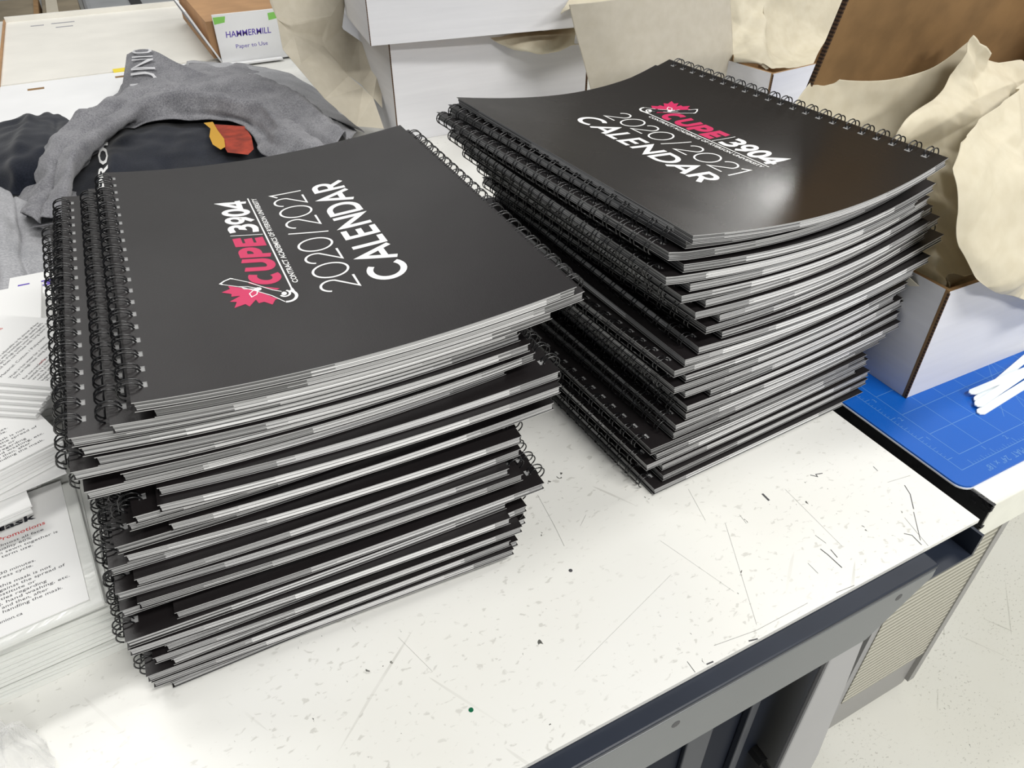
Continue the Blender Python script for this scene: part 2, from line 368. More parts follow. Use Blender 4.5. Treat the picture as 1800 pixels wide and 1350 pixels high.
# ------------------------------------------------------------------ the room
mb = MB(); mb.box(-500, 500, -300, 700, -TZ-4, -TZ); tag(mb.build('floor', M['floor']), kind='structure')
wall = simple('painted_wall', (0.55, 0.55, 0.53), 0.8)
mb = MB(); mb.box(-500, 500, 700, 712, -TZ, 195); tag(mb.build('wall_back', wall), kind='structure')
ORD = ['topmost', 'second', 'third', 'fourth', 'fifth', 'sixth', 'seventh', 'eighth', 'ninth', 'tenth', 'eleventh', 'twelfth', 'thirteenth', 'fourteenth', 'fifteenth', 'sixteenth', 'seventeenth', 'eighteenth', 'nineteenth', 'twentieth', 'twenty-first', 'twenty-second', 'twenty-third', 'twenty-fourth', 'twenty-fifth', 'twenty-sixth', 'twenty-seventh', 'twenty-eighth', 'twenty-ninth', 'thirtieth', 'thirty-first']

# ---- bench under the calendars
bench = thing('packing_bench', 'long white-topped packing bench with grey steel frame under both calendar stacks', 'bench', (0, 0, -TZ))
def B(mbx, name, mats, parent=bench, **k):
    o = mbx.build(name, mats, parent, **k); o.location.z = TZ*S; return o
mb = MB(); mb.box(-96, 0, 0, 205, -0.35, 0); bt = B(mb, 'bench_top', M['top'])
def mark(pts, wd, z=0.012):
    mb = MB(); P = [at(*p) for p in pts]
    stroke(mb, [(p.x, p.y) for p in P], wd, lambda x, y: (x, y, z)); B(mb, 'scratch', M['scratch'])
for pts, wd in (([(1424, 835), (1437, 838), (1434, 834), (1446, 832)], .12), ([(1535, 820), (1543, 828)], .08), ([(1590, 853), (1600, 869), (1606, 895)], .10), ([(1606, 900), (1618, 950)], .07),
    ([(1340, 868), (1352, 880)], .28), ([(1442, 965), (1455, 975), (1480, 998)], .12), ([(1460, 966), (1472, 980)], .10), ([(1433, 941), (1452, 955)], .05), ([(1589, 938), (1603, 941), (1620, 958)], .10),
    ([(1316, 1127), (1332, 1123)], .16), ([(1242, 1168), (1254, 1163)], .16), ([(1560, 848), (1600, 836)], .03), ([(1470, 1042), (1502, 1029)], .05), ([(1380, 860), (1480, 960)], .02), ([(945, 870), (975, 925), (992, 960)], .025),
    ([(1160, 950), (1290, 1040)], .015), ([(1010, 1180), (1180, 1010)], .015), ([(1275, 920), (1330, 1098)], .02), ([(1210, 860), (1240, 915)], .02), ([(700, 1120), (760, 1180)], .015), ([(1590, 910), (1632, 960)], .03), ([(1255, 1135), (1330, 1108), (1420, 1060)], .03), ([(1208, 1163), (1222, 1182)], .06),
    ([(1420, 990), (1438, 1008)], .04), ([(1300, 905), (1312, 920)], .03), ([(1020, 925), (1030, 905)], .02)): mark(pts, wd*.55)
mb = MB(); p = at(828, 1248); mb.prism([(p.x+.14*math.cos(a*.628), p.y+.14*math.sin(a*.628), 0.004) for a in range(10)], (0, 0, .012)); B(mb, 'ink_dot', M['ink_dot'])
mb = MB(); p = at(1003, 1003); mb.prism([(p.x+.13*math.cos(a*.628), p.y+.13*math.sin(a*.628), 0.004) for a in range(10)], (0, 0, .012)); B(mb, 'screw_hole', M['scratch'])
YR = -1.15
mb = MB(); mb.box(-96, -5.3, YR, 0.5, -0.85, -0.4); bevel(B(mb, 'rail_flange', M['steel_navy']), 0.12)
e = [aty(1200, 1313, YR), aty(1522, 1124, YR), aty(1640, 1000, YR)]
zb = (e[0].z+e[1].z)/2
mb = MB(); mb.prism([(-96, YR, zb), (e[1].x, YR, zb), (-5.4, YR, -1.6), (-5.4, YR, -0.86), (-96, YR, -0.86)], (0, .3, 0))
rail = bevel(B(mb, 'front_rail', M['steel_grey']), 0.05)
mb = MB()
for px, py in ((1580, 1050), (1188, 1273)):
    p = aty(px, py, YR); mb.prism([(p.x+.30*math.cos(a*.628), YR-.012, p.z+.30*math.sin(a*.628)) for a in range(10)][::-1], (0, .02, 0))
B(mb, 'rail_holes', M['scratch'])
l0, l1, l2 = aty(1455, 1173, YR), aty(1380, 1350, YR), aty(1440, 1350, YR)
mb = MB(); mb.prism([(l0.x, YR+.05, -1), (e[1].x, YR+.05, -1), (e[1].x, YR+.05, zb), (e[1].x+2.0, YR+.05, zb-18), (e[1].x+2.0, YR+.05, -TZ+.5), (l0.x, YR+.05, -TZ+.5)][::-1], (0, .5, 0))
bevel(B(mb, 'leg', M['steel_leg']), 0.15)
mb = MB(); mb.box(-92, -88, YR+.05, 3, -TZ+.5, -1); bevel(B(mb, 'leg', M['steel_leg']), 0.15)
mb = MB(); mb.box(-10, -6, 200, 204, -TZ+.5, -1); B(mb, 'leg', M['steel_leg'])
mb = MB(); mb.box(-92, -88, 200, 204, -TZ+.5, -1); B(mb, 'leg', M['steel_leg'])
# inner dark cross members seen through the opening
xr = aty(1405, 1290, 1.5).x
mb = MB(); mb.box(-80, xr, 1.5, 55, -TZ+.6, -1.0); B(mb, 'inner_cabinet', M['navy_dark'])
q0, q1 = aty(1335, 1230, .9), aty(1290, 1350, .9)
mb = MB(); mb.prism([(q0.x-.5, .9, -4), (q0.x+.3, .9, -4), (q1.x+.3, .9, -TZ+.7), (q1.x-.5, .9, -TZ+.7)][::-1], (0, .6, 0)); bevel(B(mb, 'brace', M['steel_navy']), .1)
q0 = aty(1275, 1230, .9)
mb = MB(); mb.prism([(q0.x-2.2, 1.1, -4), (q0.x+.1, 1.1, -4), (q0.x+.1, 1.1, -TZ+.7), (q0.x-2.2, 1.1, -TZ+.7)][::-1], (0, .4, 0)); bevel(B(mb, 'brace', M['steel_navy']), .1)
p = aty(1328, 1322, 1.2)
mb = MB(); mb.prism([(p.x+.55*math.cos(a*1.047), .2, p.z+.55*math.sin(a*1.047)) for a in range(6)][::-1], (0, 1.3, 0)); mb.tube([(p.x, .2, p.z), (p.x-.05, -.5, p.z)], .28, 8)
B(mb, 'bolt', M['bolt'])
# navy end bracket at the corner
mb = MB(); mb.box(-5.2, -0.5, -0.9, 3.2, -2.6, -2.35); mb.box(-0.75, -0.5, -0.9, 3.2, -2.35, -0.4); mb.box(-5.2, -0.5, 3.0, 3.2, -2.35, -.4)
B(mb, 'end_bracket', M['steel_navy'])

# ---- second table on the right
tb2 = thing('side_table', 'white table with chipped black edge holding the blue mat, beside the bench', 'table', (0, 0, -TZ))
mb = MB(); mb.box(1.9, 150, 0.3, 95, -3.6, 0.22); bevel(B(mb, 'table_top', [M['top_side']], tb2), .12)
mb = MB(); mb.box(1.95, 149.9, 0.45, 94.9, 0.2, 0.25); B(mb, 'top_sheet', M['top'], tb2)
mb = MB(); mb.box(1.72, 1.9, 0.35, 95, -3.7, 0.2)
for i in range(60):
    y = .3+random.random()**2*9; z = 0.2-random.random()**3*3.6; r = .05+random.random()*.13
    mb.box(1.66, 1.66+r*1.6+.1, y-r, y+r, z-r*.7, z+.03)
B(mb, 'worn_edge', M['chip'], tb2)
for i, (x, y) in enumerate(((36, 40), (145, 5), (36, 90), (145, 90))):
    mb = MB(); mb.box(x-2.5, x+2.5, y-2.5, y+2.5, -TZ+.2, -3.6); B(mb, 'leg', M['steel_leg'], tb2)

# ---- ribbed cabinet under the second table
cb = thing('ribbed_cabinet', 'beige ribbed cabinet with warm grey base standing on the floor under the side table', 'cabinet', (0, 0, -TZ))
x0, x1, yy = 25.4, 46.8, 13.2
mb = MB(); mb.box(x0+.0, x1, yy+.6, yy+50, -TZ, -5.5); bevel(B(mb, 'case', M['case_grey'], cb), 1.6, 4)
mb = MB(); mb.box(x0+1.6, x1-1.6, yy+.1, yy+.8, -TZ+11, -8); B(mb, 'ribbed_front', M['screen'], cb)
mb = MB(); mb.box(x1-1.7, x1-.3, yy-.1, yy+1.2, -TZ+3, -8); B(mb, 'corner_post', M['case_grey'], cb)
mb = MB(); mb.box(x0+.2, x0+1.5, yy+.2, yy+.8, -TZ+3, -8); B(mb, 'front_frame', M['steel_leg'], cb)

# ---- blue cutting mat
cm_ = thing('cutting_mat', 'blue gridded cutting mat with rounded corners on the side table', 'cutting mat', (0, 0, 0.25))
X0, Y0 = 0.9, 2.0
def rounded(x0, y0, x1, y1, r, n=6):
    o = []
    for cx, cy, a in ((x1-r, y0+r, -90), (x1-r, y1-r, 0), (x0+r, y1-r, 90), (x0+r, y0+r, 180)):
        o += [(cx+r*math.cos(math.radians(a+90*i/n)), cy+r*math.sin(math.radians(a+90*i/n))) for i in range(n+1)]
    return o
mb = MB(); mb.prism([(x, y, 0.005) for x, y in rounded(X0, Y0, X0+61, Y0+46, 1.0)], (0, 0, .12)); mb.build('mat_core', M['mat_core'], cm_)
mb = MB(); mb.prism([(x, y, 0.126) for x, y in rounded(X0+.05, Y0+.05, X0+60.95, Y0+45.95, 1.0)], (0, 0, .15)); mb.build('mat_surface', M['mat'], cm_)
mb = MB(); mp = lambda x, y: (X0+x, Y0+y, .282)
gx, gy = 1.6, 1.45
for i in range(24):
    xx = gx+1.3+i*2.54; stroke(mb, [(xx, gy+1.2 if 1 else 0), (xx, 44)], .05, mp); stroke(mb, [(xx, gy), (xx, gy+.55)], .05, mp)
    for k in range(1, 8):
        if i < 23: stroke(mb, [(xx+k*.3175, gy), (xx+k*.3175, gy+(.42 if k == 4 else .24))], .035, mp)
for j in range(17):
    y = gy+1.2+j*2.54; stroke(mb, [(gx+1.3, y), (59, y)], .05, mp); stroke(mb, [(gx, y), (gx+.55, y)], .05, mp)
    for k in range(1, 8):
        if j < 16: stroke(mb, [(gx, y+k*.3175), (gx+(.42 if k == 4 else .24), y+k*.3175)], .035, mp)
stroke(mb, [(gx, 44), (gx, gy), (59, gy)], .05, mp)
for q0, q1 in (((1737, 640), (1765, 732)), ((1700, 585), (1800, 715))):
    q0 = at(*q0, .54); q1 = at(*q1, .54); stroke(mb, [(q0.x-X0, q0.y-Y0), (q1.x-X0, q1.y-Y0)], .04, mp)
for i in range(1, 12): write(mb, str(i), gx+1.3+i*2.54-.45, gy+.62, .42, mp)
for j in range(1, 12): write(mb, str(j), gx+.62, gy+1.2+j*2.54-.5, .42, mp)
mb.build('printed_grid', M['blue_print'], cm_)
mb = MB()
pa = at(1700, 838, .53); pb = at(1800, 790, .53)
tx, ty = X0+2.9+5.9, Y0+.35
write(mb, 'CUTTING MAT  24" x 18"', 0, 0, .52, lambda x, y: (tx-x+2.1, ty-y+.62, .284), width=7.6)
mb.build('mat_lettering', M['blue_print'], cm_)
# ---- white plastic strips on the mat
for i, (a, b_, wd, dz) in enumerate((((1704, 692), (1830, 640), .62, .95), ((1716, 702), (1835, 600), .62, .30), ((1716, 712), (1850, 622), .66, .62), ((1722, 722), (1855, 640), .70, .02))):
    A_, B_ = at(*a, .9), at(*b_, .9)
    d = Vector((B_.x-A_.x, B_.y-A_.y)).normalized(); nn = Vector((-d.y, d.x)); L_ = 15
    mb = MB(); z0 = .535+dz*.35
    prof = [(0, .18), (.35, .5), (L_-.3, .5), (L_, .2)]
    pts = [(A_.x+d.x*t_+nn.x*q*wd, A_.y+d.y*t_+nn.y*q*wd, z0) for t_, q in prof] + [(A_.x+d.x*t_-nn.x*q*wd, A_.y+d.y*t_-nn.y*q*wd, z0) for t_, q in prof[::-1]]
    mb.prism(pts, (0, 0, .13)); o = mb.build('plastic_strip', M['tie']); bevel(o, .03)
    tag(o, 'milky white plastic strip on the blue mat, %s of its bundle' % ('uppermost and crossing the others', 'farthest back', 'middle one', 'nearest the front')[i], 'plastic strip', 'plastic strips on the mat')

# ------------------------------------------------------------------ calendars
CW, CL, CT = 21.6, 27.9, 0.56
def slab(mb, us, vs, zt, zb_, hole=None, mt_top=0, mt_side=1, mt_bot=0, uvs=False):
    nu, nv = len(us), len(vs)
    top = [[mb.vert(u, v, zt(u)) for v in vs] for u in us]; bot = [[mb.vert(u, v, zb_(u)) for v in vs] for u in us]
    H = lambda i, j: i < 0 or j < 0 or i >= nu-1 or j >= nv-1 or (hole is not None and hole(i, j))
    for i in range(nu-1):
        for j in range(nv-1):
            if H(i, j): continue
            mb.face((top[i][j], top[i+1][j], top[i+1][j+1], top[i][j+1]), mt_top)
            mb.face((bot[i][j], bot[i][j+1], bot[i+1][j+1], bot[i+1][j]), mt_bot)
            for (a, b_, c, d, ni, nj) in ((i, j, i+1, j, i, j-1), (i+1, j, i+1, j+1, i+1, j), (i+1, j+1, i, j+1, i, j+1), (i, j+1, i, j, i-1, j)):
                if H(ni, nj):
                    uv = None
                    if uvs:
                        al = (lambda ii, jj: us[ii]) if nj != j else (lambda ii, jj: -vs[jj]*.8)
                        h = zt(us[a])-zb_(us[a]); uv = [(al(a, b_), 0), (al(c, d), 0), (al(c, d), h), (al(a, b_), h)]
                    mb.face((bot[a][b_], bot[c][d], top[c][d], top[a][b_]), mt_side, uv)
PITCHR, NR = 1.27, 21
def wire_mesh(side):
    mb = MB(); rx, rz = .54, .46; cu = side*(CW/2+.02); zc = -.17; path = []
    y0 = -PITCHR*(NR-1)/2
    for k in range(NR):
        yc = y0+k*PITCHR
        # two parallel hoops joined at a tip inside the hole; linked to the next pair along the back
        for h, sg in ((-1, 1), (1, -1)):
            rng = range(0, 15)
            seq = []
            for i in rng:
                an = math.radians(-60 + (180+55+60)*i/14)     # from under the back, over the top to the hole
                y = yc + h*.17*(1 if i < 11 else max(0.12, 1-(i-10)*.24))
                seq.append((cu + side*rx*math.cos(an), y, zc + rz*math.sin(an)))
            path += seq if h == -1 else seq[::-1]
    mb.tube(path, .045, 5)
    me = mb.build('wire_binding', M['wire'], smooth=True); d = me.data; bpy.data.objects.remove(me); return d
WIRE = {1: wire_mesh(1), -1: wire_mesh(-1)}
vsH = [-CL/2]
for k in range(NR):
    yc = -PITCHR*(NR-1)/2+k*PITCHR; vsH += [yc-.21, yc+.21]
vsH.append(CL/2)
def artwork(root, zf, up):
    # reading direction r, up direction w  ->  local cover coordinates; zf = height of the cover
    def MP(e): return (lambda r, w_: ((-w_ if up < 0 else w_), (r if up < 0 else -r), zf(-w_ if up < 0 else w_)+e))
    mp = MP(.010); mb = MB()
    letters(mb, 'CALENDAR', -7.62, 6.9, -3.87, 2.06, .37, mp, gap=.09)
    letters(mb, '2020', -7.6, -.75, -1.04, 2.1, .135, mp, gap=.02); letters(mb, '/', -.55, .62, -1.04, 2.1, .125, mp); letters(mb, '2021', .85, 6.78, -1.04, 2.1, .135, mp, gap=.02)
    mb.build('title_lettering', M['white_ink'], root)
    mb = MB(); letters(mb, 'cUPe', -5.55, .72, 2.66, 1.68, .47, mp, slant=.26, gap=.02); mb.build('union_lettering', M['pink_ink'], root)
    mb = MB(); letters(mb, 'I', .72, 1.35, 2.6, 1.76, .07, mp, slant=.26); letters(mb, '3', 1.35, 2.75, 2.66, 1.72, .36, mp, slant=.22); letters(mb, '9', 2.7, 4.0, 2.66, 1.72, .34, mp, slant=.22)
    letters(mb, 'o', 3.95, 5.3, 2.66, 1.72, .36, mp, slant=.22); letters(mb, '4', 5.2, 6.6, 2.66, 1.72, .34, mp, slant=.22)
    stroke(mb, [(-6.2+13.0*i/16, 2.44) for i in range(17)], .09, mp)
    stroke(mb, [(-6.2, 2.44), (-6.6, 2.40), (-6.85, 2.34)], .14, mp)
    mb.build('number_lettering', M['white_ink'], root)
    mb = MB(); write(mb, 'CONTRACT ACADEMICS OF RYERSON UNIVERSITY', -5.7, 1.94, .30, mp, width=12.3, bold=.018, slant=.1); mb.build('tagline', M['white_ink'], root)
    # maple leaf emblem leaning to the upper left, scroll with a ribbon across it
    half = [(0, 1.0), (.13, .72), (.30, .78), (.24, .42), (.42, .55), (.50, .43), (.78, .47), (.70, .22), (.84, .12), (.42, -.16), (.48, -.32), (.06, -.24)]
    leaf = half + [(-x, y) for x, y in half[::-1][:-1]]
    an = math.radians(45); cc, ss = math.cos(an), math.sin(an)
    mp2 = MP(.014); sc_ = 2.0
    mb = MB(); mb.face([mb.vert(*mp2(-5.75+sc_*(cc*x-ss*y), 4.15+sc_*(ss*x+cc*y))) for x, y in leaf]); mb.build('leaf_emblem', M['pink_ink'], root)
    mp3 = MP(.018); mb = MB()
    mb.face([mb.vert(*mp3(*p)) for p in [(-4.48, 5.73), (-5.75, 4.20), (-7.35, 3.15), (-6.5, 2.75), (-5.35, 3.95), (-4.01, 5.13)]]); mb.build('scroll_ground', M['cover'], root)
    mp4 = MP(.022); mb = MB()
    stroke(mb, [(-4.48, 5.73), (-5.1, 4.85), (-5.75, 4.25), (-6.6, 3.55), (-7.5, 3.05)], .055, mp4)
    stroke(mb, [(-4.01, 5.13), (-4.7, 4.4), (-5.35, 3.92), (-6.0, 3.4), (-6.35, 3.0)], .055, mp4)
    stroke(mb, [(-4.48, 5.73), (-4.35, 5.85), (-4.1, 5.6), (-3.92, 5.25), (-4.01, 5.13)], .10, mp4)
    stroke(mb, arc(-6.95, 2.85, .60, .50, 160, 330, 12), .17, mp4)
    stroke(mb, arc(-6.62, 2.88, .33, .26, 330, 110, 10), .12, mp4)
    mb.face([mb.vert(*mp4(-6.62+.2*math.cos(q*.7), 2.92+.14*math.sin(q*.7))) for q in range(9)])
    for rib in ([(-5.6, 4.1), (-6.15, 4.25), (-6.35, 4.55), (-5.95, 4.6), (-5.5, 4.2)], [(-5.6, 4.1), (-5.35, 4.75), (-5.0, 4.95), (-5.15, 4.55), (-5.5, 4.15)]): stroke(mb, rib, .06, mp4)
    mb.face([mb.vert(*mp4(-5.62+.2*math.cos(q*.785), 4.1+.2*math.sin(q*.785))) for q in range(8)])
    mb.build('scroll_emblem', M['white_ink'], root)

def calendar(name, label, group, c, ang, off, dang, z0, side, bend, cover_mat, art=0, fan=0.0):
    """c: stack centre, ang: stack angle, off: (dx,dy) in the stack's frame, z0: height of the cover corner, side: wire on +x / -x"""
    ca, sa = math.cos(ang), math.sin(ang)
    x = c[0]+ca*off[0]-sa*off[1]; y = c[1]+sa*off[0]+ca*off[1]
    root = thing(name, label, 'calendar', (x, y, z0), ang+dang, group)
    zf = lambda u: bend(u+off[0])
    iu = CW/2-.62; NU_ = 48 if art else 16; us = [-CW/2+CW*i/NU_ for i in range(NU_+1)]
    usH = sorted(set([round(u, 3) for u in us if abs(u-side*iu) > .30] + [round(side*(CW/2-.72), 3), round(side*(CW/2-.38), 3), round(side*CW/2, 3)]))
    hi = usH.index(round(min(side*(CW/2-.72), side*(CW/2-.38)), 3))
    hole = lambda i, j: i == hi and j % 2 == 1
    mb = MB(); slab(mb, usH, vsH, zf, lambda u: zf(u)-.045, hole); mb.build('front_cover', [cover_mat, M['edge']], root)
    pg = lambda a: (lambda u: zf(u)+a)
    sh = random.uniform(.02, .12)
    up_ = [-CW/2+.08+(CW-.16)*i/16 for i in range(17)]; vp = [-CL/2+.05+sh*.5, CL/2-.1]
    mb = MB(); slab(mb, up_, vp, pg(-.052), pg(-.285), None, 1, 0, 1, uvs=True)
    up2 = [-CW/2+.10+(CW-.2)*i/16 for i in range(17)]; vp = [-CL/2+.05, CL/2-.14]
    slab(mb, up2, vp, pg(-.30), pg(-.47), None, 1, 0, 1, uvs=True)
    mb.build('pages', [M['pages'], M['inner_sheet']], root)
    mb = MB(); slab(mb, us, [-CL/2, CL/2], pg(-.485-fan), pg(-.525-fan)); mb.build('back_cover', [M['cover'], M['edge']], root)
    wr = bpy.data.objects.new('wire_binding', WIRE[side]); C.objects.link(wr); wr.parent = root
    wr.location.z = zf(side*CW/2)*S
    if art:
        def zl(u):
            for a_, b_ in zip(usH, usH[1:]):
                if a_ <= u <= b_: return zf(a_)+(zf(b_)-zf(a_))*(u-a_)/(b_-a_)
            return zf(u)
        artwork(root, zl, side)
    return root
def stack(which, c, ang, ztop, sag, asym, rows, yf):
    n = len(rows); pitch = ztop/n
    ordl = list(range(n))
    for k, row in enumerate(rows):
        px, py, side = row[:3]
        i = n-1-k                                   # index from the bottom
        z0 = ztop-k*pitch
        s_i = sag*((i+1)/n)**1.15
        bend = (lambda s_: (lambda x: -s_*max(0.0, (1-(x/10.8)**2))*(1-asym*x/10.8) if abs(x) < 10.8 else s_*.35*((abs(x)-10.8))*(0.6)))(s_i)
        # the near-left corner of this one, taken at its own height
        P = at(px, py, z0-.45*pitch); dx, dy = P.x-c[0], P.y-c[1]
        ca, sa = math.cos(-ang), math.sin(-ang); u, v = ca*dx-sa*dy, sa*dx+ca*dy
        d = (row[3] if len(row) > 3 else random.uniform(-.026, .030)) if k else 0
        if k: v = -CL/2 + max(-.75, min(.75, v+CL/2))
        offx = u + math.cos(d)*CW/2 - math.sin(d)*CL/2; offy = v + math.sin(d)*CW/2 + math.cos(d)*CL/2
        offx = max(-4.6, min(4.6, offx))
        if k == 0: offx = offy = 0
        pos = ORD[k] + (' from the top' if k else ''); edge = 'right' if side > 0 else 'left'
        if k == n-1: pos = 'lowest'
        lab = ('black wire-bound calendar with pink and white title, %s of the %s stack' % (pos, which)) if k == 0 else \
              ('black wire-bound calendar, %s in the %s stack, wire on its %s edge' % (pos, which, edge))
        calendar('wire_bound_calendar', lab, 'calendars in the %s stack' % which, c, ang, (offx, offy), d, z0, side, bend,
                 M['gloss_cover'] if (which == 'right' and k == 0) else M['cover'], art=(k == 0))
LEFT = [(228, 712, -1), (268, 724, 1, -.004), (199, 762, -1, .004), (129, 762, -1, .006), (148, 806, -1, .018), (173, 815, 1), (134, 838, -1, .036), (216, 828, 1), (157, 872, -1, .045), (278, 862, 1), (280, 897, 1), (240, 922, -1, .05), (229, 935, -1, .06),
        (299, 922, 1), (207, 961, -1, .05), (222, 972, 1), (196, 998, -1), (241, 1030, 1), (208, 1055, -1), (246, 1070, 1), (202, 1090, -1), (310, 1085, 1), (213, 1147, -1), (231, 1175, -1), (299, 1190, 1),
        (277, 1213, 1), (310, 1210, 1), (265, 1245, -1), (276, 1266, -1), (312, 1278, -1)]
RIGHT = [(1222, 412, 1), (1200, 429, -1), (1147, 444, -1), (1173, 453, 1), (1107, 458, -1), (1167, 473, 1), (1133, 482, -1), (1189, 493, 1), (1162, 509, -1), (1213, 515, 1), (1194, 542, -1), (1235, 551, 1),
         (1170, 568, -1), (1142, 588, 1), (1087, 580, -1), (1131, 605, -1), (1087, 606, -1), (1118, 622, 1), (1170, 625, 1), (1131, 654, -1), (1168, 700, -1), (1153, 722, -1), (1164, 749, -1), (1139, 792, -1),
         (1150, 801, 1), (1128, 816, -1), (1158, 818, 1, .0), (1165, 842, -1, .01), (1150, 866, -1, .0)]
stack('left', (-35.89, 26.98), -.0293, 18.74, .75, 0.10, LEFT, 13)
stack('right', (-8.64, 26.37), .0455, 20.42, 1.35, -0.25, RIGHT, 12)

# ------------------------------------------------------------------ sheets, cloth, boxes
def cr(p0, p1, p2, p3, t_):
    return 0.5*((2*p1)+(p2-p0)*t_+(2*p0-5*p1+4*p2-p3)*t_*t_+(3*p1-p0-3*p2+p3)*t_**3)
def surf(grid):
    R, K = len(grid), len(grid[0])
    def ev(s_, t_):           # s along rows 0..1, t along columns 0..1
        s_ = min(max(s_, 0), 1)*(R-1); t_ = min(max(t_, 0), 1)*(K-1); i = min(int(s_), R-2); j = min(int(t_), K-2); fs, ft = s_-i, t_-j
        g = lambda a, b_: grid[min(max(a, 0), R-1)][min(max(b_, 0), K-1)]
        rows = [cr(g(a, j-1), g(a, j), g(a, j+1), g(a, j+2), ft) for a in (i-1, i, i+1, i+2)]
        return cr(*rows, fs)
    return ev
def crumple(p, amp, freq, seed, terms=5):
    rs = random.Random(seed); v = 0
    q = p*freq; wv_ = noise.noise_vector(q*.5+Vector((seed, 0, 0)))*1.1; q = q+wv_
    for k in range(terms):
        d = Vector((rs.uniform(-1, 1), rs.uniform(-1, 1), rs.uniform(-1, 1))).normalized()
        x = q.dot(d)*(1+.55*k)+rs.uniform(0, 9); x = x % 2.0; v += (abs(x-1)-.5)*amp/(1+.6*k)
    return v
def sheet(name, grid, mats, nu=60, nv=60, amp=0.0, freq=.25, seed=1, th=.03, parent=None, smooth=True, wave=0.0, wfreq=.15, edge_keep=0.0):
    ev = surf(grid); mb = MB(); P = [[ev(i/nu, j/nv) for j in range(nv+1)] for i in range(nu+1)]
    for i in range(nu+1):
        for j in range(nv+1):
            p = P[i][j]
            a = P[min(i+1, nu)][j]-P[max(i-1, 0)][j]; b_ = P[i][min(j+1, nv)]-P[i][max(j-1, 0)]
            n_ = a.cross(b_); n_ = n_.normalized() if n_.length > 1e-9 else Vector((0, 0, 1))
            k = 1.0
            if edge_keep: k = min(1, min(i, nu-i)/nu/edge_keep, min(j, nv-j)/nv/edge_keep)
            d = 0
            if amp: d += crumple(p, amp, freq, seed)
            if wave: d += wave*noise.noise(p*wfreq+Vector((seed*3.1, 0, 0)))
            q = p+n_*d*k
            mb.vert(*q)
    W_ = nv+1
    for i in range(nu):
        for j in range(nv): mb.face((i*W_+j, i*W_+j+1, (i+1)*W_+j+1, (i+1)*W_+j))
    o = mb.build(name, mats, parent, smooth=smooth)
    if parent: pass
    return solid(o, th), ev
def Y(px, py, y): return aty(px, py, y)
def Z(px, py, z): return at(px, py, z)

# box with open top: walls of board, white outside, brown inside, raw fluted edge up one corner
def carton(name, label, loc, rz, w_, d_, h_, lid=None, closed=False, group=None):
    r = thing(name, label, 'box', loc, rz, group)
    th = .35; e_ = .02
    def wall2(x0, x1, y0, y1, nm, out):
        mb = MB(); mb.box(x0, x1, y0, y1, 0, h_)
        # out: which of the faces is the outside -> white, inside kraft
        for k in range(6): mb.mi[k] = 1
        mb.mi[{'-y': 2, '+x': 3, '+y': 4, '-x': 5}[out]] = 0
        mb.mi[1] = 1
        mb.build(nm, [M['board'], M['kraft'], M['flute']], r)
    wall2(.0, w_-.3, 0, th, 'front_panel', '-y'); wall2(w_-th+.002, w_, .1, d_, 'side_panel', '+x')
    wall2(.2, w_-.2, d_-th, d_-.003, 'back_panel', '+y'); wall2(.002, th, th+.02, d_-.05, 'side_panel', '-x')
    mb = MB(); mb.box(th, w_-th, th, d_-th, .02, .3, 0); mb.build('bottom_panel', [M['kraft']], r)
    mb = MB(); mb.box(-.04, .06, -.05, .12, .02, h_-.15); mb.build('raw_edge', [M['flute']], r)
    mb = MB(); mb.box(w_-.2, w_+.06, -.02, .14, .02, h_-.15); mb.build('raw_edge', [M['flute']], r)
    if closed:
        mb = MB(); mb.box(-.06, w_+.06, -.06, d_, h_+.01, h_+.4); mb.build('lid', [M['board']], r)
    return r
# box on the mat with its brown-lined lid standing up
pb_ = at(1592, 700, .54)
boxA = carton('mailer_box', 'open white mailer box on the blue mat with brown inner lid raised', (pb_.x, pb_.y, .54), -.02, 30.5, 19.5, 10.0)
mb = MB(); LT = [(0, 19.4, 10.0), (30.5, 19.4, 10.0), (30.5, 14.6, 31.5), (0, 14.6, 31.5)]
mb.prism(LT[::-1], (0, .33, .06)); 
for k in range(len(mb.f)): mb.mi[k] = 0
mb.mi[0] = 0; mb.mi[1] = 1; mb.build('lid', [M['kraft'], M['board']], boxA)
mb = MB(); mb.prism([(-.12, 19.3, 10.2), (-.12, 19.75, 10.2), (-.12, 14.95, 31.5), (-.12, 14.5, 31.5)], (.16, 0, 0)); mb.build('raw_edge', M['flute'], boxA)
mb = MB(); mb.prism([(30.4, 19.2, 10.2), (30.4, 14.5, 31.4), (24.5, 7.2, 29.0), (24.8, 12.2, 12.4)], (.3, .1, 0)); mb.build('lid_flap', M['kraft_light'], boxA)
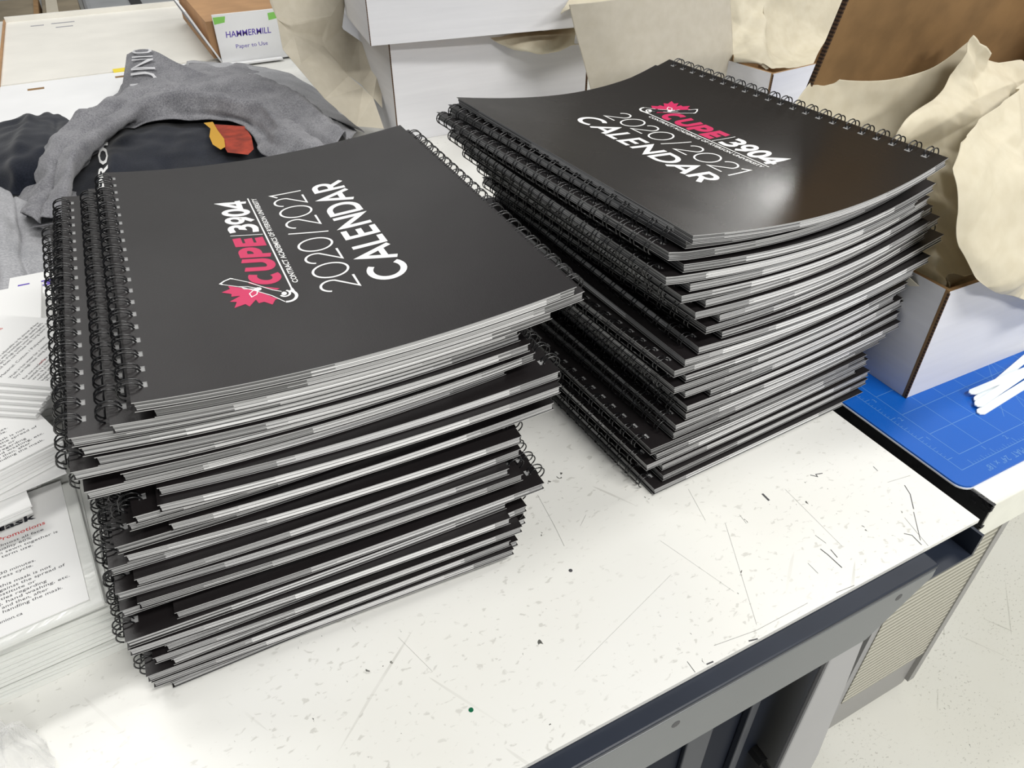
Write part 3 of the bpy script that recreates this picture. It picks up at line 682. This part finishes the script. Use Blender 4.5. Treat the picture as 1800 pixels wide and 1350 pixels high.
# cream paper in that box
o, _ = sheet('packing_paper', [[Y(1415, 118, 30.5) - Vector((0, 1.5, 0)), Y(1480, 140, 28), Y(1560, 140, 27), Y(1640, 118, 26), Y(1712, 66, 25)],
    [Y(1395, 190, 27), Y(1480, 215, 27), Y(1560, 215, 26.5), Y(1640, 185, 25), Y(1722, 98, 24.5)],
    [Y(1400, 260, 25), Y(1480, 290, 25), Y(1560, 290, 25), Y(1630, 230, 24.6), Y(1700, 140, 24.4)],
    [Y(1420, 330, 23), Y(1490, 360, 23), Y(1560, 350, 24), Y(1620, 300, 24.5), Y(1680, 200, 24.3)]], M['cream'], amp=.10, freq=.35, seed=3, wave=.3)
tag(o, 'smooth cream paper sheet curving up in front of the brown lid', 'packing paper', 'cream papers in the mat box')
o, _ = sheet('packing_paper', [[Y(1706, 62, 24), Y(1740, 95, 24), Y(1800, 118, 25), Y(1900, 150, 26)],
    [Y(1650, 165, 22.5), Y(1720, 185, 21), Y(1790, 185, 22), Y(1900, 220, 23)],
    [Y(1560, 235, 21.5), Y(1660, 260, 20), Y(1740, 260, 20), Y(1900, 300, 20)],
    [Y(1580, 320, 20), Y(1640, 350, 18.5), Y(1720, 360, 18), Y(1900, 400, 18)],
    [Y(1570, 420, 18), Y(1630, 430, 16.5), Y(1700, 430, 16), Y(1900, 480, 16)],
    [Y(1585, 480, 15.5), Y(1640, 490, 14.2), Y(1690, 495, 14), Y(1900, 540, 14)],
    [Y(1600, 485, 14), Y(1655, 508, 12.6), Y(1690, 478, 12.9), Y(1900, 520, 13)]], M['cream'], nu=130, nv=100, amp=1.0, freq=.22, seed=9, th=.03)
tag(o, 'crumpled cream packing paper filling the open box on the mat', 'packing paper', 'cream papers in the mat box')
o, _ = sheet('packing_paper', [[Y(1850, 125, 22), Y(1800, 145, 20), Y(1750, 190, 17), Y(1700, 235, 14.5)],
    [Y(1880, 230, 19), Y(1810, 240, 16), Y(1740, 270, 14), Y(1690, 260, 13)],
    [Y(1880, 330, 16), Y(1800, 320, 13), Y(1730, 320, 12.5), Y(1686, 310, 12.4)],
    [Y(1880, 420, 12), Y(1800, 400, 11), Y(1730, 400, 11), Y(1680, 390, 11.5)],
    [Y(1880, 500, 10), Y(1800, 470, 9.5), Y(1740, 460, 9.8), Y(1695, 445, 10.6)],
    [Y(1880, 560, 9.5), Y(1810, 530, 9.0), Y(1760, 515, 9.4), Y(1712, 486, 10.2)]], M['cream'], nu=110, nv=90, amp=.85, freq=.2, seed=14, th=.03)
tag(o, 'crumpled cream paper bulging over the front wall of the box on the mat', 'packing paper', 'cream papers in the mat box')

# lower and upper white boxes at the back
boxB = carton('mailer_box', 'closed white mailer box on the bench below the overhanging white box', (-9.3, 86.8, .02), -.03, 31.5, 32, 13.7, closed=False)
boxU = carton('mailer_box', 'white mailer box resting crookedly on top of the other white box', (-12.7, 84.1, 14.15), -.14, 31, 34, 10, closed=True)
c3 = at(1360, 128, 10.4)
boxC = carton('mailer_box', 'open white mailer box stuffed with cream paper on the side table behind the calendars', (c3.x, c3.y, .26), -.05, 31, 28, 10.0)
boxC.rotation_euler.z = .10
# papers hanging out of the stacked boxes
PV = {'p0': (468, -40, 99), 'p1': (545, -40, 103), 'pz': (610, -20, 104), 'p2': (580, 31, 101), 'p4': (510, 44, 97), 'p5': (491, 37, 97), 'p6': (475, 5, 98), 'q2': (567, 65, 100.5), 'q3': (516, 58, 97.5),
 'r1': (529, 111, 94), 'r2': (497, 87, 95), 's1': (569, 80, 100), 's2': (558, 87, 98), 't1': (612, 133, 95.5), 't2': (638, 154, 93.5), 't3': (656, 172, 91.5), 't4': (675, 226, 88.3), 't5': (627, 222, 89), 't6': (571, 174, 91), 't7': (525, 120, 93.2),
 'u1': (601, 50, 102), 'u2': (608, 130, 98), 'v1': (630, 70, 101), 'v2': (634, 148, 96.5), 'w1': (668, 100, 98), 'w2': (672, 190, 91)}
PF = ['p0 p6 p5 p1', 'p5 p4 p2 p1', 'p1 p2 u1 pz', 'p5 q3 p4', 'p4 q3 q2 p2', 'p5 r2 q3', 'q3 r2 r1', 'q3 r1 s2', 'q3 s2 s1 q2', 'r2 t7 r1', 'r1 t7 t6', 'r1 t6 t1', 'r1 t1 s2', 't1 t6 t2', 't2 t6 t5 t3', 't3 t5 t4',
 'p2 q2 s1', 'p2 s1 u1', 's1 s2 t1 u2', 'u1 s1 u2', 'u1 u2 v2 v1', 'v1 v2 t3 w2 w1']
mb = MB(); ids = {k: mb.vert(*aty(*v)) for k, v in PV.items()}
for f_ in PF: mb.face([ids[k] for k in f_.split()])
o = mb.build('packing_paper', M['cream_grey'])
sb = o.modifiers.new('soft', 'SUBSURF'); sb.levels = sb.render_levels = 2; sb.subdivision_type = 'SIMPLE'; bv = bevel(o, .5, 3); o.data.polygons.foreach_set('use_smooth', [False]*len(PF)); o.modifiers.remove(sb); solid(o, .03)
tag(o, 'cream paper spilling from the left side of the stacked white boxes', 'packing paper', 'cream papers around the white boxes')
o, _ = sheet('packing_paper', [[Y(862, 66, 85.5), Y(900, 62, 84.5), Y(960, 52, 84), Y(1014, 44, 84)],
    [Y(872, 74, 85), Y(915, 74, 83.2), Y(960, 66, 82.5), Y(1012, 60, 82.8)],
    [Y(892, 82, 84.5), Y(920, 88, 82.5), Y(965, 92, 81.5), Y(1012, 80, 82.5)],
    [Y(915, 82, 86), Y(940, 84, 84.5), Y(980, 86, 84), Y(1020, 72, 84.5)]], M['cream'], nu=40, nv=50, amp=.30, freq=.3, seed=31)
tag(o, 'crumpled cream paper squeezed out below the upper white box', 'packing paper', 'cream papers around the white boxes')
o, ev = sheet('packing_paper', [[Y(1000, 8, 70), Y(1060, 2, 68.6), Y(1130, -8, 68), Y(1200, -18, 68), Y(1282, -30, 69)],
    [Y(1012, 60, 70), Y(1070, 55, 68.4), Y(1140, 50, 67.6), Y(1210, 45, 67.6), Y(1285, 40, 68.5)],
    [Y(1026, 110, 70), Y(1085, 110, 68.2), Y(1150, 110, 67.4), Y(1220, 108, 67.4), Y(1288, 90, 68)],
    [Y(1050, 205, 70), Y(1105, 220, 68.2), Y(1165, 220, 67.4), Y(1225, 210, 67.4), Y(1290, 190, 68)]], M['cream_grey'], amp=0, wave=.25, seed=4)
tag(o, 'large smooth cream paper sheet standing upright behind the right calendar stack', 'packing paper', 'cream papers around the white boxes')
o, _ = sheet('packing_paper', [[Y(985, 24, 73), Y(1010, -6, 80), Y(1060, -10, 85), Y(1160, -40, 88)],
    [Y(1001, 12, 71), Y(1050, 4, 74), Y(1110, -8, 75), Y(1190, -30, 76)]], M['cream'], nu=20, nv=40, amp=.3, freq=.2, seed=41)
tag(o, 'cream paper fold just behind the top edge of the large upright sheet', 'packing paper', 'cream papers around the white boxes')
o, _ = sheet('packing_paper', [[Y(1268, -30, 76), Y(1330, -40, 74), Y(1400, -40, 73), Y(1500, -40, 74)],
    [Y(1284, 30, 73), Y(1340, 25, 71), Y(1360, 20, 71.5), Y(1490, 10, 72)],
    [Y(1287, 80, 70), Y(1335, 85, 67), Y(1362, 80, 69), Y(1460, 60, 70)],
    [Y(1290, 104, 67), Y(1330, 108, 64.5), Y(1360, 112, 65.5), Y(1440, 90, 67)],
    [Y(1300, 98, 68), Y(1340, 112, 64.6), Y(1362, 126, 62.6), Y(1430, 112, 64)]], M['cream'], nu=70, nv=60, amp=.7, freq=.18, seed=52)
tag(o, 'crumpled cream paper rising out of the open box behind the right stack', 'packing paper', 'cream papers around the white boxes')

# flattened white carton at the far end of the bench
fc = thing('flat_carton', 'flat white die-cut carton with slots lying at the far end of the bench', 'carton', (0, 0, 0))
mb = MB(); mb.box(-61.5, -10, 146, 202, .03, .33); mb.build('back_panel', [M['board_flat']], fc)
mb = MB(); mb.box(-61.5, -29.5, 98, 145.2, .03, .33); mb.build('front_panel', [M['board_bright']], fc)
mb = MB(); mb.box(-61.9, -61.5, 146, 202, .03, .8); mb.build('raw_edge', [M['kraft_light']], fc)
mb = MB(); mb.box(-61.5, -10, 201.2, 202, .33, 1.4); mb.build('edge_lip', [M['board_flat']], fc)
for px, py in ((62, 153), (215, 131)):
    mb = MB(); p = at(px, py, .6); mb.box(p.x-1.3, p.x+1.3, p.y-.8, p.y+.4, .30, .35); mb.build('slot', [M['kraft']], fc)
mb = MB()
for (xa, xb, yy_) in ((-56.5, -53.8, 194), (-52.3, -47.5, 194.5), (-51.5, -48, 190)): mb.box(xa, xb, yy_, yy_+.9, .34, .35)
mb.build('printed_marks', [M['grey_ink']], fc)
mb = MB(); p = at(212, 123, .4); mb.box(p.x-1.3, p.x+1.3, p.y-1.2, p.y+1.0, .34, .5); tag(mb.build('yellow_scrap', M['yellow']), 'small yellow paper scrap on the flat white carton', 'paper scrap')

# paper carton with printed side, upper left
hb = thing('printed_carton', 'white printed paper carton with green stripes, holding brown sheets on the bench', 'carton', (-24.3, 140.6, .36), 0)
W2, D2, H2 = 27, 40, 8.6
mb = MB(); mb.box(0, W2, 0, .4, 0, H2); mb.build('front_panel', M['board_bright'], hb)
mb = MB(); mb.prism([(0, .4, 0), (0, D2, 0), (-4.5, D2, H2+1), (-4.5, .2, H2+1)], (.35, 0, 0)); mb.build('side_panel', M['board_bright'], hb)
mb = MB(); mb.box(.4, W2, .4, D2, 0.01, 1); mb.build('bottom_panel', M['board_bright'], hb)
mb = MB(); mb.box(-1.2, W2-.2, 1.2, D2-.5, 1.05, H2-1.2); mb.build('brown_sheets', M['kraft_light'], hb)
mb = MB(); mf = lambda x, y: (x, -.02, y)
write(mb, 'HAMMERMILL', 1.6, 4.6, 1.05, mf, width=8.4, slant=.1, bold=.01); write(mb, 'Paper to Use', 3.0, 2.6, .7, mf, width=6); mb.build('carton_lettering', M['purple_ink'], hb)
mb = MB(); mb.prism([(.1, -.03, 7.0), (2.0, -.03, 7.2), (2.3, -.03, 8.2), (.1, -.03, 8.2)], (0, .02, 0)); mb.build('green_stripe', M['green_ink'], hb)
mb = MB(); mb.prism([(10, -.03, 6.8), (15, -.03, 7.4), (15, -.03, 8.4), (10, -.03, 8.0)], (0, .02, 0)); mb.build('green_stripe', M['green_ink'], hb)
mb = MB()
for k in range(5):
    y_ = 4+k*6
    f_ = lambda a, b_: (-(b_/ (H2+1))*4.5-.03, a, b_)
    q = [f_(y_, 1.5), f_(y_+2.4, 7.5), f_(y_+7, 9.2)]
    mb.tube(q, .12, 4)
mb.build('printed_lines', M['grey_ink'], hb)
mb = MB(); mb.box(0, 11, -1.6, -.1, .0, .3); mb.build('bottom_flap', M['board_bright'], hb)

# ------------------------------------------------------------------ shirts
zs = (.25, 3.0, 4.6, 4.4, 2.6)
cols = [[(35, 372), (50, 385), (68, 395), (82, 402), (95, 412)], [(42, 330), (60, 338), (85, 345), (108, 352), (125, 365)], [(55, 270), (80, 270), (105, 280), (125, 300), (135, 325)],
 [(95, 240), (115, 235), (140, 240), (165, 255), (180, 272)], [(145, 212), (165, 203), (188, 203), (206, 215), (218, 235)], [(185, 188), (212, 172), (242, 172), (264, 190), (274, 220)],
 [(225, 158), (268, 150), (304, 164), (332, 188), (347, 219)], [(300, 128), (350, 138), (385, 162), (404, 190), (425, 222)], [(420, 122), (438, 142), (452, 168), (466, 198), (448, 246)],
 [(520, 148), (522, 178), (512, 208), (492, 238), (462, 276)], [(575, 192), (570, 214), (552, 236), (522, 258), (494, 292)], [(628, 238), (612, 254), (592, 268), (572, 288), (545, 315)]]
shirt = thing('grey_shirt', 'heather grey long-sleeved shirt crumpled over the navy one on the bench', 'shirt', (0, 0, .3))
def S2(col): return [Z(px, py, z) for (px, py), z in zip(col, zs)]
def fold_sheet(name, grid, mat, parent, nu, nv, folds, amp=.5, seed=1, th=.12, smooth=True):
    """cloth with folds that run along the rows of the grid"""
    ev = surf(grid); mb = MB(); P = [[ev(i/nu, j/nv) for j in range(nv+1)] for i in range(nu+1)]
    for i in range(nu+1):
        for j in range(nv+1):
            p = P[i][j]; a = P[min(i+1, nu)][j]-P[max(i-1, 0)][j]; b_ = P[i][min(j+1, nv)]-P[i][max(j-1, 0)]
            n_ = a.cross(b_); n_ = n_.normalized() if n_.length > 1e-9 else Vector((0, 0, 1))
            if n_.z < 0: n_ = -n_
            s_, t_ = i/nu, j/nv
            d = 0
            wob = noise.noise(Vector((s_*4, seed, 0)))*.16
            for c_, w_, h_ in folds: d += h_*math.exp(-((t_+wob-c_)/w_)**2)*(.6+.8*noise.noise(Vector((s_*5, c_*9, seed))))
            d += amp*(1-abs(noise.noise(Vector((p.x*.10, p.y*.05, seed*2.0))))*2)*.5
            d += amp*.35*noise.noise(p*.35+Vector((0, 0, seed))) + amp*.45*max(0, .35-abs(noise.noise(Vector((p.x*.22+p.y*.08, p.y*.12-p.x*.05, seed*1.7)))))
            mb.vert(*(p+n_*d))
    W_ = nv+1
    for i in range(nu):
        for j in range(nv): mb.face((i*W_+j, i*W_+j+1, (i+1)*W_+j+1, (i+1)*W_+j))
    o = mb.build(name, mat, parent, smooth=smooth); solid(o, th); return o, ev
fold_sheet('body', [S2(c_) for c_ in cols], M['heather'], shirt, 120, 44, ((.40, .05, 1.3), (.56, .035, -1.5), (.74, .05, 1.5), (.20, .05, -1.2), (.90, .03, -.8)), 1.5, 3)
fold_sheet('sleeve', [[Z(0, 352, .6), Z(10, 345, 1.5), Z(30, 352, 1.5), Z(60, 372, .8)], [Z(-15, 400, 2), Z(15, 400, 3), Z(45, 410, 2.6), Z(92, 414, 1.6)], [Z(-15, 470, 2), Z(15, 470, 3), Z(50, 465, 2.6), Z(110, 462, 1.6)], [Z(-15, 530, 1.5), Z(15, 530, 2.2), Z(60, 520, 2), Z(125, 505, 1.2)], [Z(-15, 562, .2), Z(15, 562, .2), Z(60, 560, .2), Z(130, 552, .2)]],
    M['heather_light'], shirt, 50, 40, ((.3, .08, .8), (.6, .05, -.8)), .8, 11)
hem, evh = fold_sheet('folded_hem', [[Z(225, 100, 5.5), Z(248, 91, 7.0), Z(278, 96, 7.0), Z(320, 118, 6.2), Z(400, 150, 4.6)], [Z(222, 122, 5.0), Z(248, 114, 6.0), Z(285, 118, 6.0), Z(330, 134, 5.5), Z(405, 158, 4.4)],
    [Z(215, 168, 2.0), Z(250, 166, 3.5), Z(300, 165, 4.4), Z(355, 162, 4.8), Z(410, 166, 4.3)]], M['heather'], shirt, 24, 40, (), .15, 5)
mb = MB(); write(mb, 'UNIC', 0, 0, .7, lambda x, y: tuple(evh(.92-x*.34, .42-y*.42)+Vector((0, -.4, .55)))); mb.build('shirt_lettering', M['shirt_ink'], shirt)
sh2, _ = fold_sheet('back_panel', [[Z(330, 112, .4), Z(420, 118, 1.5), Z(500, 132, 1.5), Z(560, 165, .5)], [Z(330, 135, 1.5), Z(430, 142, 3.0), Z(520, 165, 3.0), Z(600, 205, .8)], [Z(340, 155, 2), Z(440, 165, 3.4), Z(540, 195, 3), Z(640, 240, .5)]], M['heather_light'], shirt, 24, 40, (), .5, 8)
navy = thing('navy_shirt', 'navy blue shirt with white lettering under the grey shirt', 'shirt', (0, 0, 0))
fold_sheet('body', [[Z(-10, 225, .4), Z(60, 212, 1.2), Z(95, 202, .6), Z(140, 232, 1.2)], [Z(-10, 250, 2.2), Z(50, 245, 3.2), Z(100, 240, 3.0), Z(150, 262, 3)], [Z(-10, 300, 2.5), Z(40, 290, 3.4), Z(90, 290, 3.2), Z(130, 300, 2.4)], [Z(-10, 352, .3), Z(30, 345, .8), Z(70, 340, .8), Z(110, 340, 1.6)]],
    M['navy'], navy, 44, 44, ((.3, .07, .9), (.65, .06, -.8)), .9, 6)
nb, evn = fold_sheet('front', [[Z(120, 232, 1.0), Z(220, 205, 1.4), Z(330, 190, 1.6), Z(470, 205, 1.6)], [Z(120, 268, 1.5), Z(220, 245, 2.2), Z(330, 225, 2.2), Z(470, 235, 1.8)], [Z(120, 310, 1.8), Z(210, 282, 2.6), Z(320, 265, 2.4), Z(480, 275, 1.4)], [Z(120, 380, 1.0), Z(220, 360, 1.6), Z(330, 340, 1.4), Z(500, 330, .8)]],
    M['navy'], navy, 50, 60, ((.3, .06, .7), (.6, .05, -.7)), .5, 16)
mb = MB(); write(mb, 'PROF', 0, 0, 1.6, lambda x, y: tuple(Z(189-y*10.2, 335-x*17.5, 3.4)), bold=.02)
mb.build('shirt_lettering', M['white_ink'], navy)
mb = MB()
rp = [(372, 218), (430, 222), (442, 240), (446, 262), (436, 272), (400, 268), (384, 240)]
mb.face([mb.vert(*Z(px, py, 3.3)) for px, py in rp]); mb.build('red_print', M['print_red'], navy)
mb = MB(); mb.face([mb.vert(*Z(px, py, 3.5)) for px, py in [(358, 216), (374, 214), (382, 228), (394, 244), (396, 258), (388, 263), (374, 254), (368, 240), (370, 226)]]); mb.build('yellow_print', M['print_yellow'], navy)

# ------------------------------------------------------------------ printed cards
LINES = [('Comfortable, and adjustable to fit almost all face', 0), ('shapes. Made with breathable, high quality 60%', 0), ('cotton and 40% of high quality cotton sewn together is', 0), ('soft and does not irritate with long term use.', 0), ('', 0), ('Material: Cotton / Polyester', 0), ('', 0),
 ('Wash in hot water for a minimum of 30 minutes.', 0), ('Dry on high heat using permanent press cycle.', 0), ('', 0), ('For non-medical use only. Wearing this mask is not', 1), ('intended as a preventive measure against the spread of', 0), ('virus. It should not in any way substitute or', 0), ('replace advice made by the authorities regarding', 0),
 ('hygiene, practice social distancing, hand washing, etc.', 0), ('Washing recommended upon receipt and then, after', 0), ('use. Washing is recommended after handling the mask.', 0), ('', 0), ('Toronto ON M8W1E8, Canada | madeunion.ca', 0)]
def card(label, group, x1, y0, ang, z, w_=10.6, d_=12.6, th=.16, printed=0, mat='paper_white', name='mask_card'):
    """x1,y0: near-right corner; printed 0 none, 1 title and text, 2 text"""
    r = thing(name, label, 'card', (x1, y0, z), ang, group)
    mb = MB(); mb.box(-w_, 0, 0, d_, 0, th-.03); mb.build('card_body', M[mat], r)
    if printed:
        mp = lambda x, y: (x, y, th-.02); mb = MB(); mr = MB()
        y = d_-2.7; k_ = .33
        if printed == 1:
            write(mb, 'Fabric Face Mask', -w_+.5, y, .5, mp, width=8.4, bold=.03)
            write(mb, 'MASK01BK', -w_+2.9, y-.42, .27, mp, width=1.9, bold=.02)
            write(mr, 'Made for Union 1 Promotions', -w_+2.6, y-.86, .33, mp, width=6.7, bold=.01)
        y -= 1.02
        for tx_, rd in LINES:
            y -= k_
            if tx_ and y > .2: write(mb, tx_, -w_+.55, y, .21, mp, width=min(w_-1.2, .172*len(tx_)))
        if printed == 2:
            write(mr, 'For Union 1 Promotions', -w_+1, d_-1.9, .3, mp, width=5)
        mb.build('card_lettering', M['black_ink'], r)
        if mr.v: mr.build('red_lettering', M['red_ink'], r)
        mo = MB(); write(mo, 'only.', -w_+2.2, y+.33*8, .21, mp, width=.7); mo.build('red_word', M['red_ink'], r)
    return r
# front pile: loose bagged packs below, a clear-sleeved pack and the title card on top
def pile(n, labf, group, x1, y0, ang, z, w_, d_, th, jx, jy, ja, sx=0.0, sy=0.0, mat='paper_white', name='mask_card'):
    for k in range(n):
        pos = 'lowest' if k == 0 else ('topmost' if k == n-1 else ORD[n-1-k]+' from the top')
        card(labf % pos, group, x1+random.uniform(-jx, jx)+sx*k, y0+random.uniform(-jy, jy)+sy*k, ang+random.uniform(-ja, ja), z+k*th, w_, d_, th, 0, mat, name)
    return z+n*th
z = pile(15, 'white bagged card, %s in the pile nearest the front left', 'bagged cards in the front pile', -52.0, 16.6, .06, .02, 14, 14, .24, .45, .2, .025, -.02, .06, 'sleeve', 'bagged_card')
pack = thing('mask_pack', 'clear-sleeved mask pack lying under the title card on the front pile', 'pack', (-52.5, 17.0, z+.01), .10)
mb = MB(); mb.box(-12, 0, 0, 11.2, 0, .42); bevel(mb.build('sleeve', M['sleeve'], pack), .12, 2)
card('white card headed Face Mask on top of the clear-sleeved pack', 'printed mask cards', -53.25, 17.45, .10, z+.46, 10.6, 10.9, .10, 1)
z2 = pile(16, 'white card, %s in the second pile from the front', 'cards in the second pile', -55.6, 28.9, .18, .02, 10, 9.6, .31, .3, .15, .03)
zz = pile(4, 'thin white card, %s of the few overlapping the title card', 'thin cards over the title card', -55.5, 24.9, .20, z2+.02, 9.6, 10, .15, .15, .15, .04)
card('white text card sliding forward over the title card', 'printed mask cards', -53.5, 26.9, .20, zz+.04, 10.6, 10.9, .12, 2)
z3 = pile(5, 'white card, %s of the wedge lying across the second pile', 'cards in the wedge', -53.2, 28.2, .38, zz+.2, 10.2, 10, .28, .10, .10, .02)
card('white text card on top of the wedge of cards', 'printed mask cards', -53.05, 28.4, .38, z3+.03, 10.4, 10, .10, 2)
pile(24, 'white card, %s in the tall pile below the turned cards', 'cards in the rear pile', -54.2, 41.2, .0, .02, 10, 9.5, .308, .15, .15, .02)
ca_, sa_ = math.cos(.98), math.sin(.98)
for k in range(6):
    fx = -54.6+.32*k; fy = 31.2+.12*k
    card('white turned card with a stepped edge, %s of the upper rear pile' % ('lowest', 'fifth from the top', 'fourth from the top', 'third from the top', 'second from the top', 'topmost, bearing small text')[k], 'turned cards on the rear pile', fx+7.6*ca_, fy+7.6*sa_, .98+random.uniform(-.02, .02), z3+.16+k*.27, 7.6, 9.6, .27, 2 if k == 5 else 0)
# purple-printed cards behind
r = thing('purple_card', 'white card with purple marks lying between the stepped pile and the grey shirt', 'card', (-52.8, 51.5, .03), -.05)
mb = MB(); mb.box(-4.6, 0, 0, 5.4, 0, 5.3); mb.build('card_body', M['paper_white'], r)
mb = MB(); mp = lambda x, y: (x, y, 5.33); write(mb, '5 3', -4.0, 2.6, 1.0, mp, width=3.0, bold=.04); write(mb, '-', -4.0, 1.2, .8, mp, width=1.0); mb.build('purple_marks', M['purple_ink'], r)
r = thing('purple_card', 'white card with a purple ring and teal corner at the left edge of the bench', 'card', (-57.9, 50.0, .03), .2)
mb = MB(); mb.box(-6, 0, 0, 6, 0, 5.0); mb.build('card_body', M['paper_white'], r)
mb = MB(); stroke(mb, [(-1.3+.75*math.cos(a*.393), 2.0+.75*math.sin(a*.393)) for a in range(17)], .55, lambda x, y: (x, y, 5.03)); mb.build('purple_ring', M['purple_ink'], r)

# clear plastic bag at the front-left
o, _ = sheet('plastic_bag', [[Z(-30, 1262, .6), Z(10, 1268, 1.2), Z(50, 1282, .8), Z(85, 1300, .15)], [Z(-30, 1300, 1.4), Z(10, 1300, 2.0), Z(50, 1310, 1.3), Z(95, 1330, .2)], [Z(-30, 1350, 1.4), Z(10, 1350, 1.8), Z(50, 1360, 1.0), Z(90, 1380, .2)], [Z(-30, 1420, .3), Z(10, 1420, .3), Z(50, 1420, .3), Z(80, 1420, .15)]],
    M['bag'], nu=60, nv=60, amp=.28, freq=.9, seed=77, th=.01, smooth=False)
tag(o, 'crumpled clear plastic bag at the near left corner of the bench', 'plastic bag')

# lint on the left cover
p = Z(808, 335, 18.1); mb = MB(); mb.tube([(p.x-.25, p.y, p.z+.1), (p.x, p.y+.1, p.z+.16), (p.x+.1, p.y-.08, p.z+.1), (p.x+.3, p.y+.05, p.z+.08)], .03, 4)
tag(mb.build('lint', M['white_ink']), 'speck of white lint on the left calendar cover near its right edge', 'lint')

# ------------------------------------------------------------------ things on the floor beyond the bench
def floor_box(label, x0, x1, y0, y1, h, mat, name='shipping_box', cat='box'):
    r = thing(name, label, cat, (0, 0, -TZ))
    mb = MB(); mb.box(x0, x1, y0, y1, 0, h); bevel(mb.build('carton_body', mat, r), .4)
    return r
zt_ = -6.0; f0 = at(68, 20, zt_); f1 = at(142, 20, zt_); f2 = at(262, 10, zt_); yb = 213
r = floor_box('brown cardboard box on the floor beyond the bench, at the far left', f0.x-60, f0.x, yb, yb+58, TZ+zt_, M['kraft_far'])
mb = MB(); mb.box(f0.x-1.2, f0.x+.05, yb-.2, yb+58.2, 0, TZ+zt_+.2); mb.build('box_edge', M['kraft'], r)
r = floor_box('brown cardboard box on the floor beyond the bench, beside the grey bin', f0.x+.8, f1.x, yb, yb+58, TZ+zt_, M['kraft_far'])
mb = MB(); mb.box(f0.x+2, f0.x+5, yb-.2, yb+58.2, 0, TZ+zt_+.2); mb.build('tape', M['cream_grey'], r)
r = thing('grey_bin', 'grey plastic bin on the floor beyond the bench', 'bin', (0, 0, -TZ))
mb = MB(); mb.box(f1.x+1, f2.x+12, yb+2, yb+62, 0, TZ+zt_); bevel(mb.build('bin_body', M['bin_grey'], r), 2, 3)
mb = MB(); mb.box(f2.x-4.5, f2.x-1.5, yb+1.5, yb+62.4, 0, TZ+zt_+.4); mb.build('dark_strap', M['chip'], r)
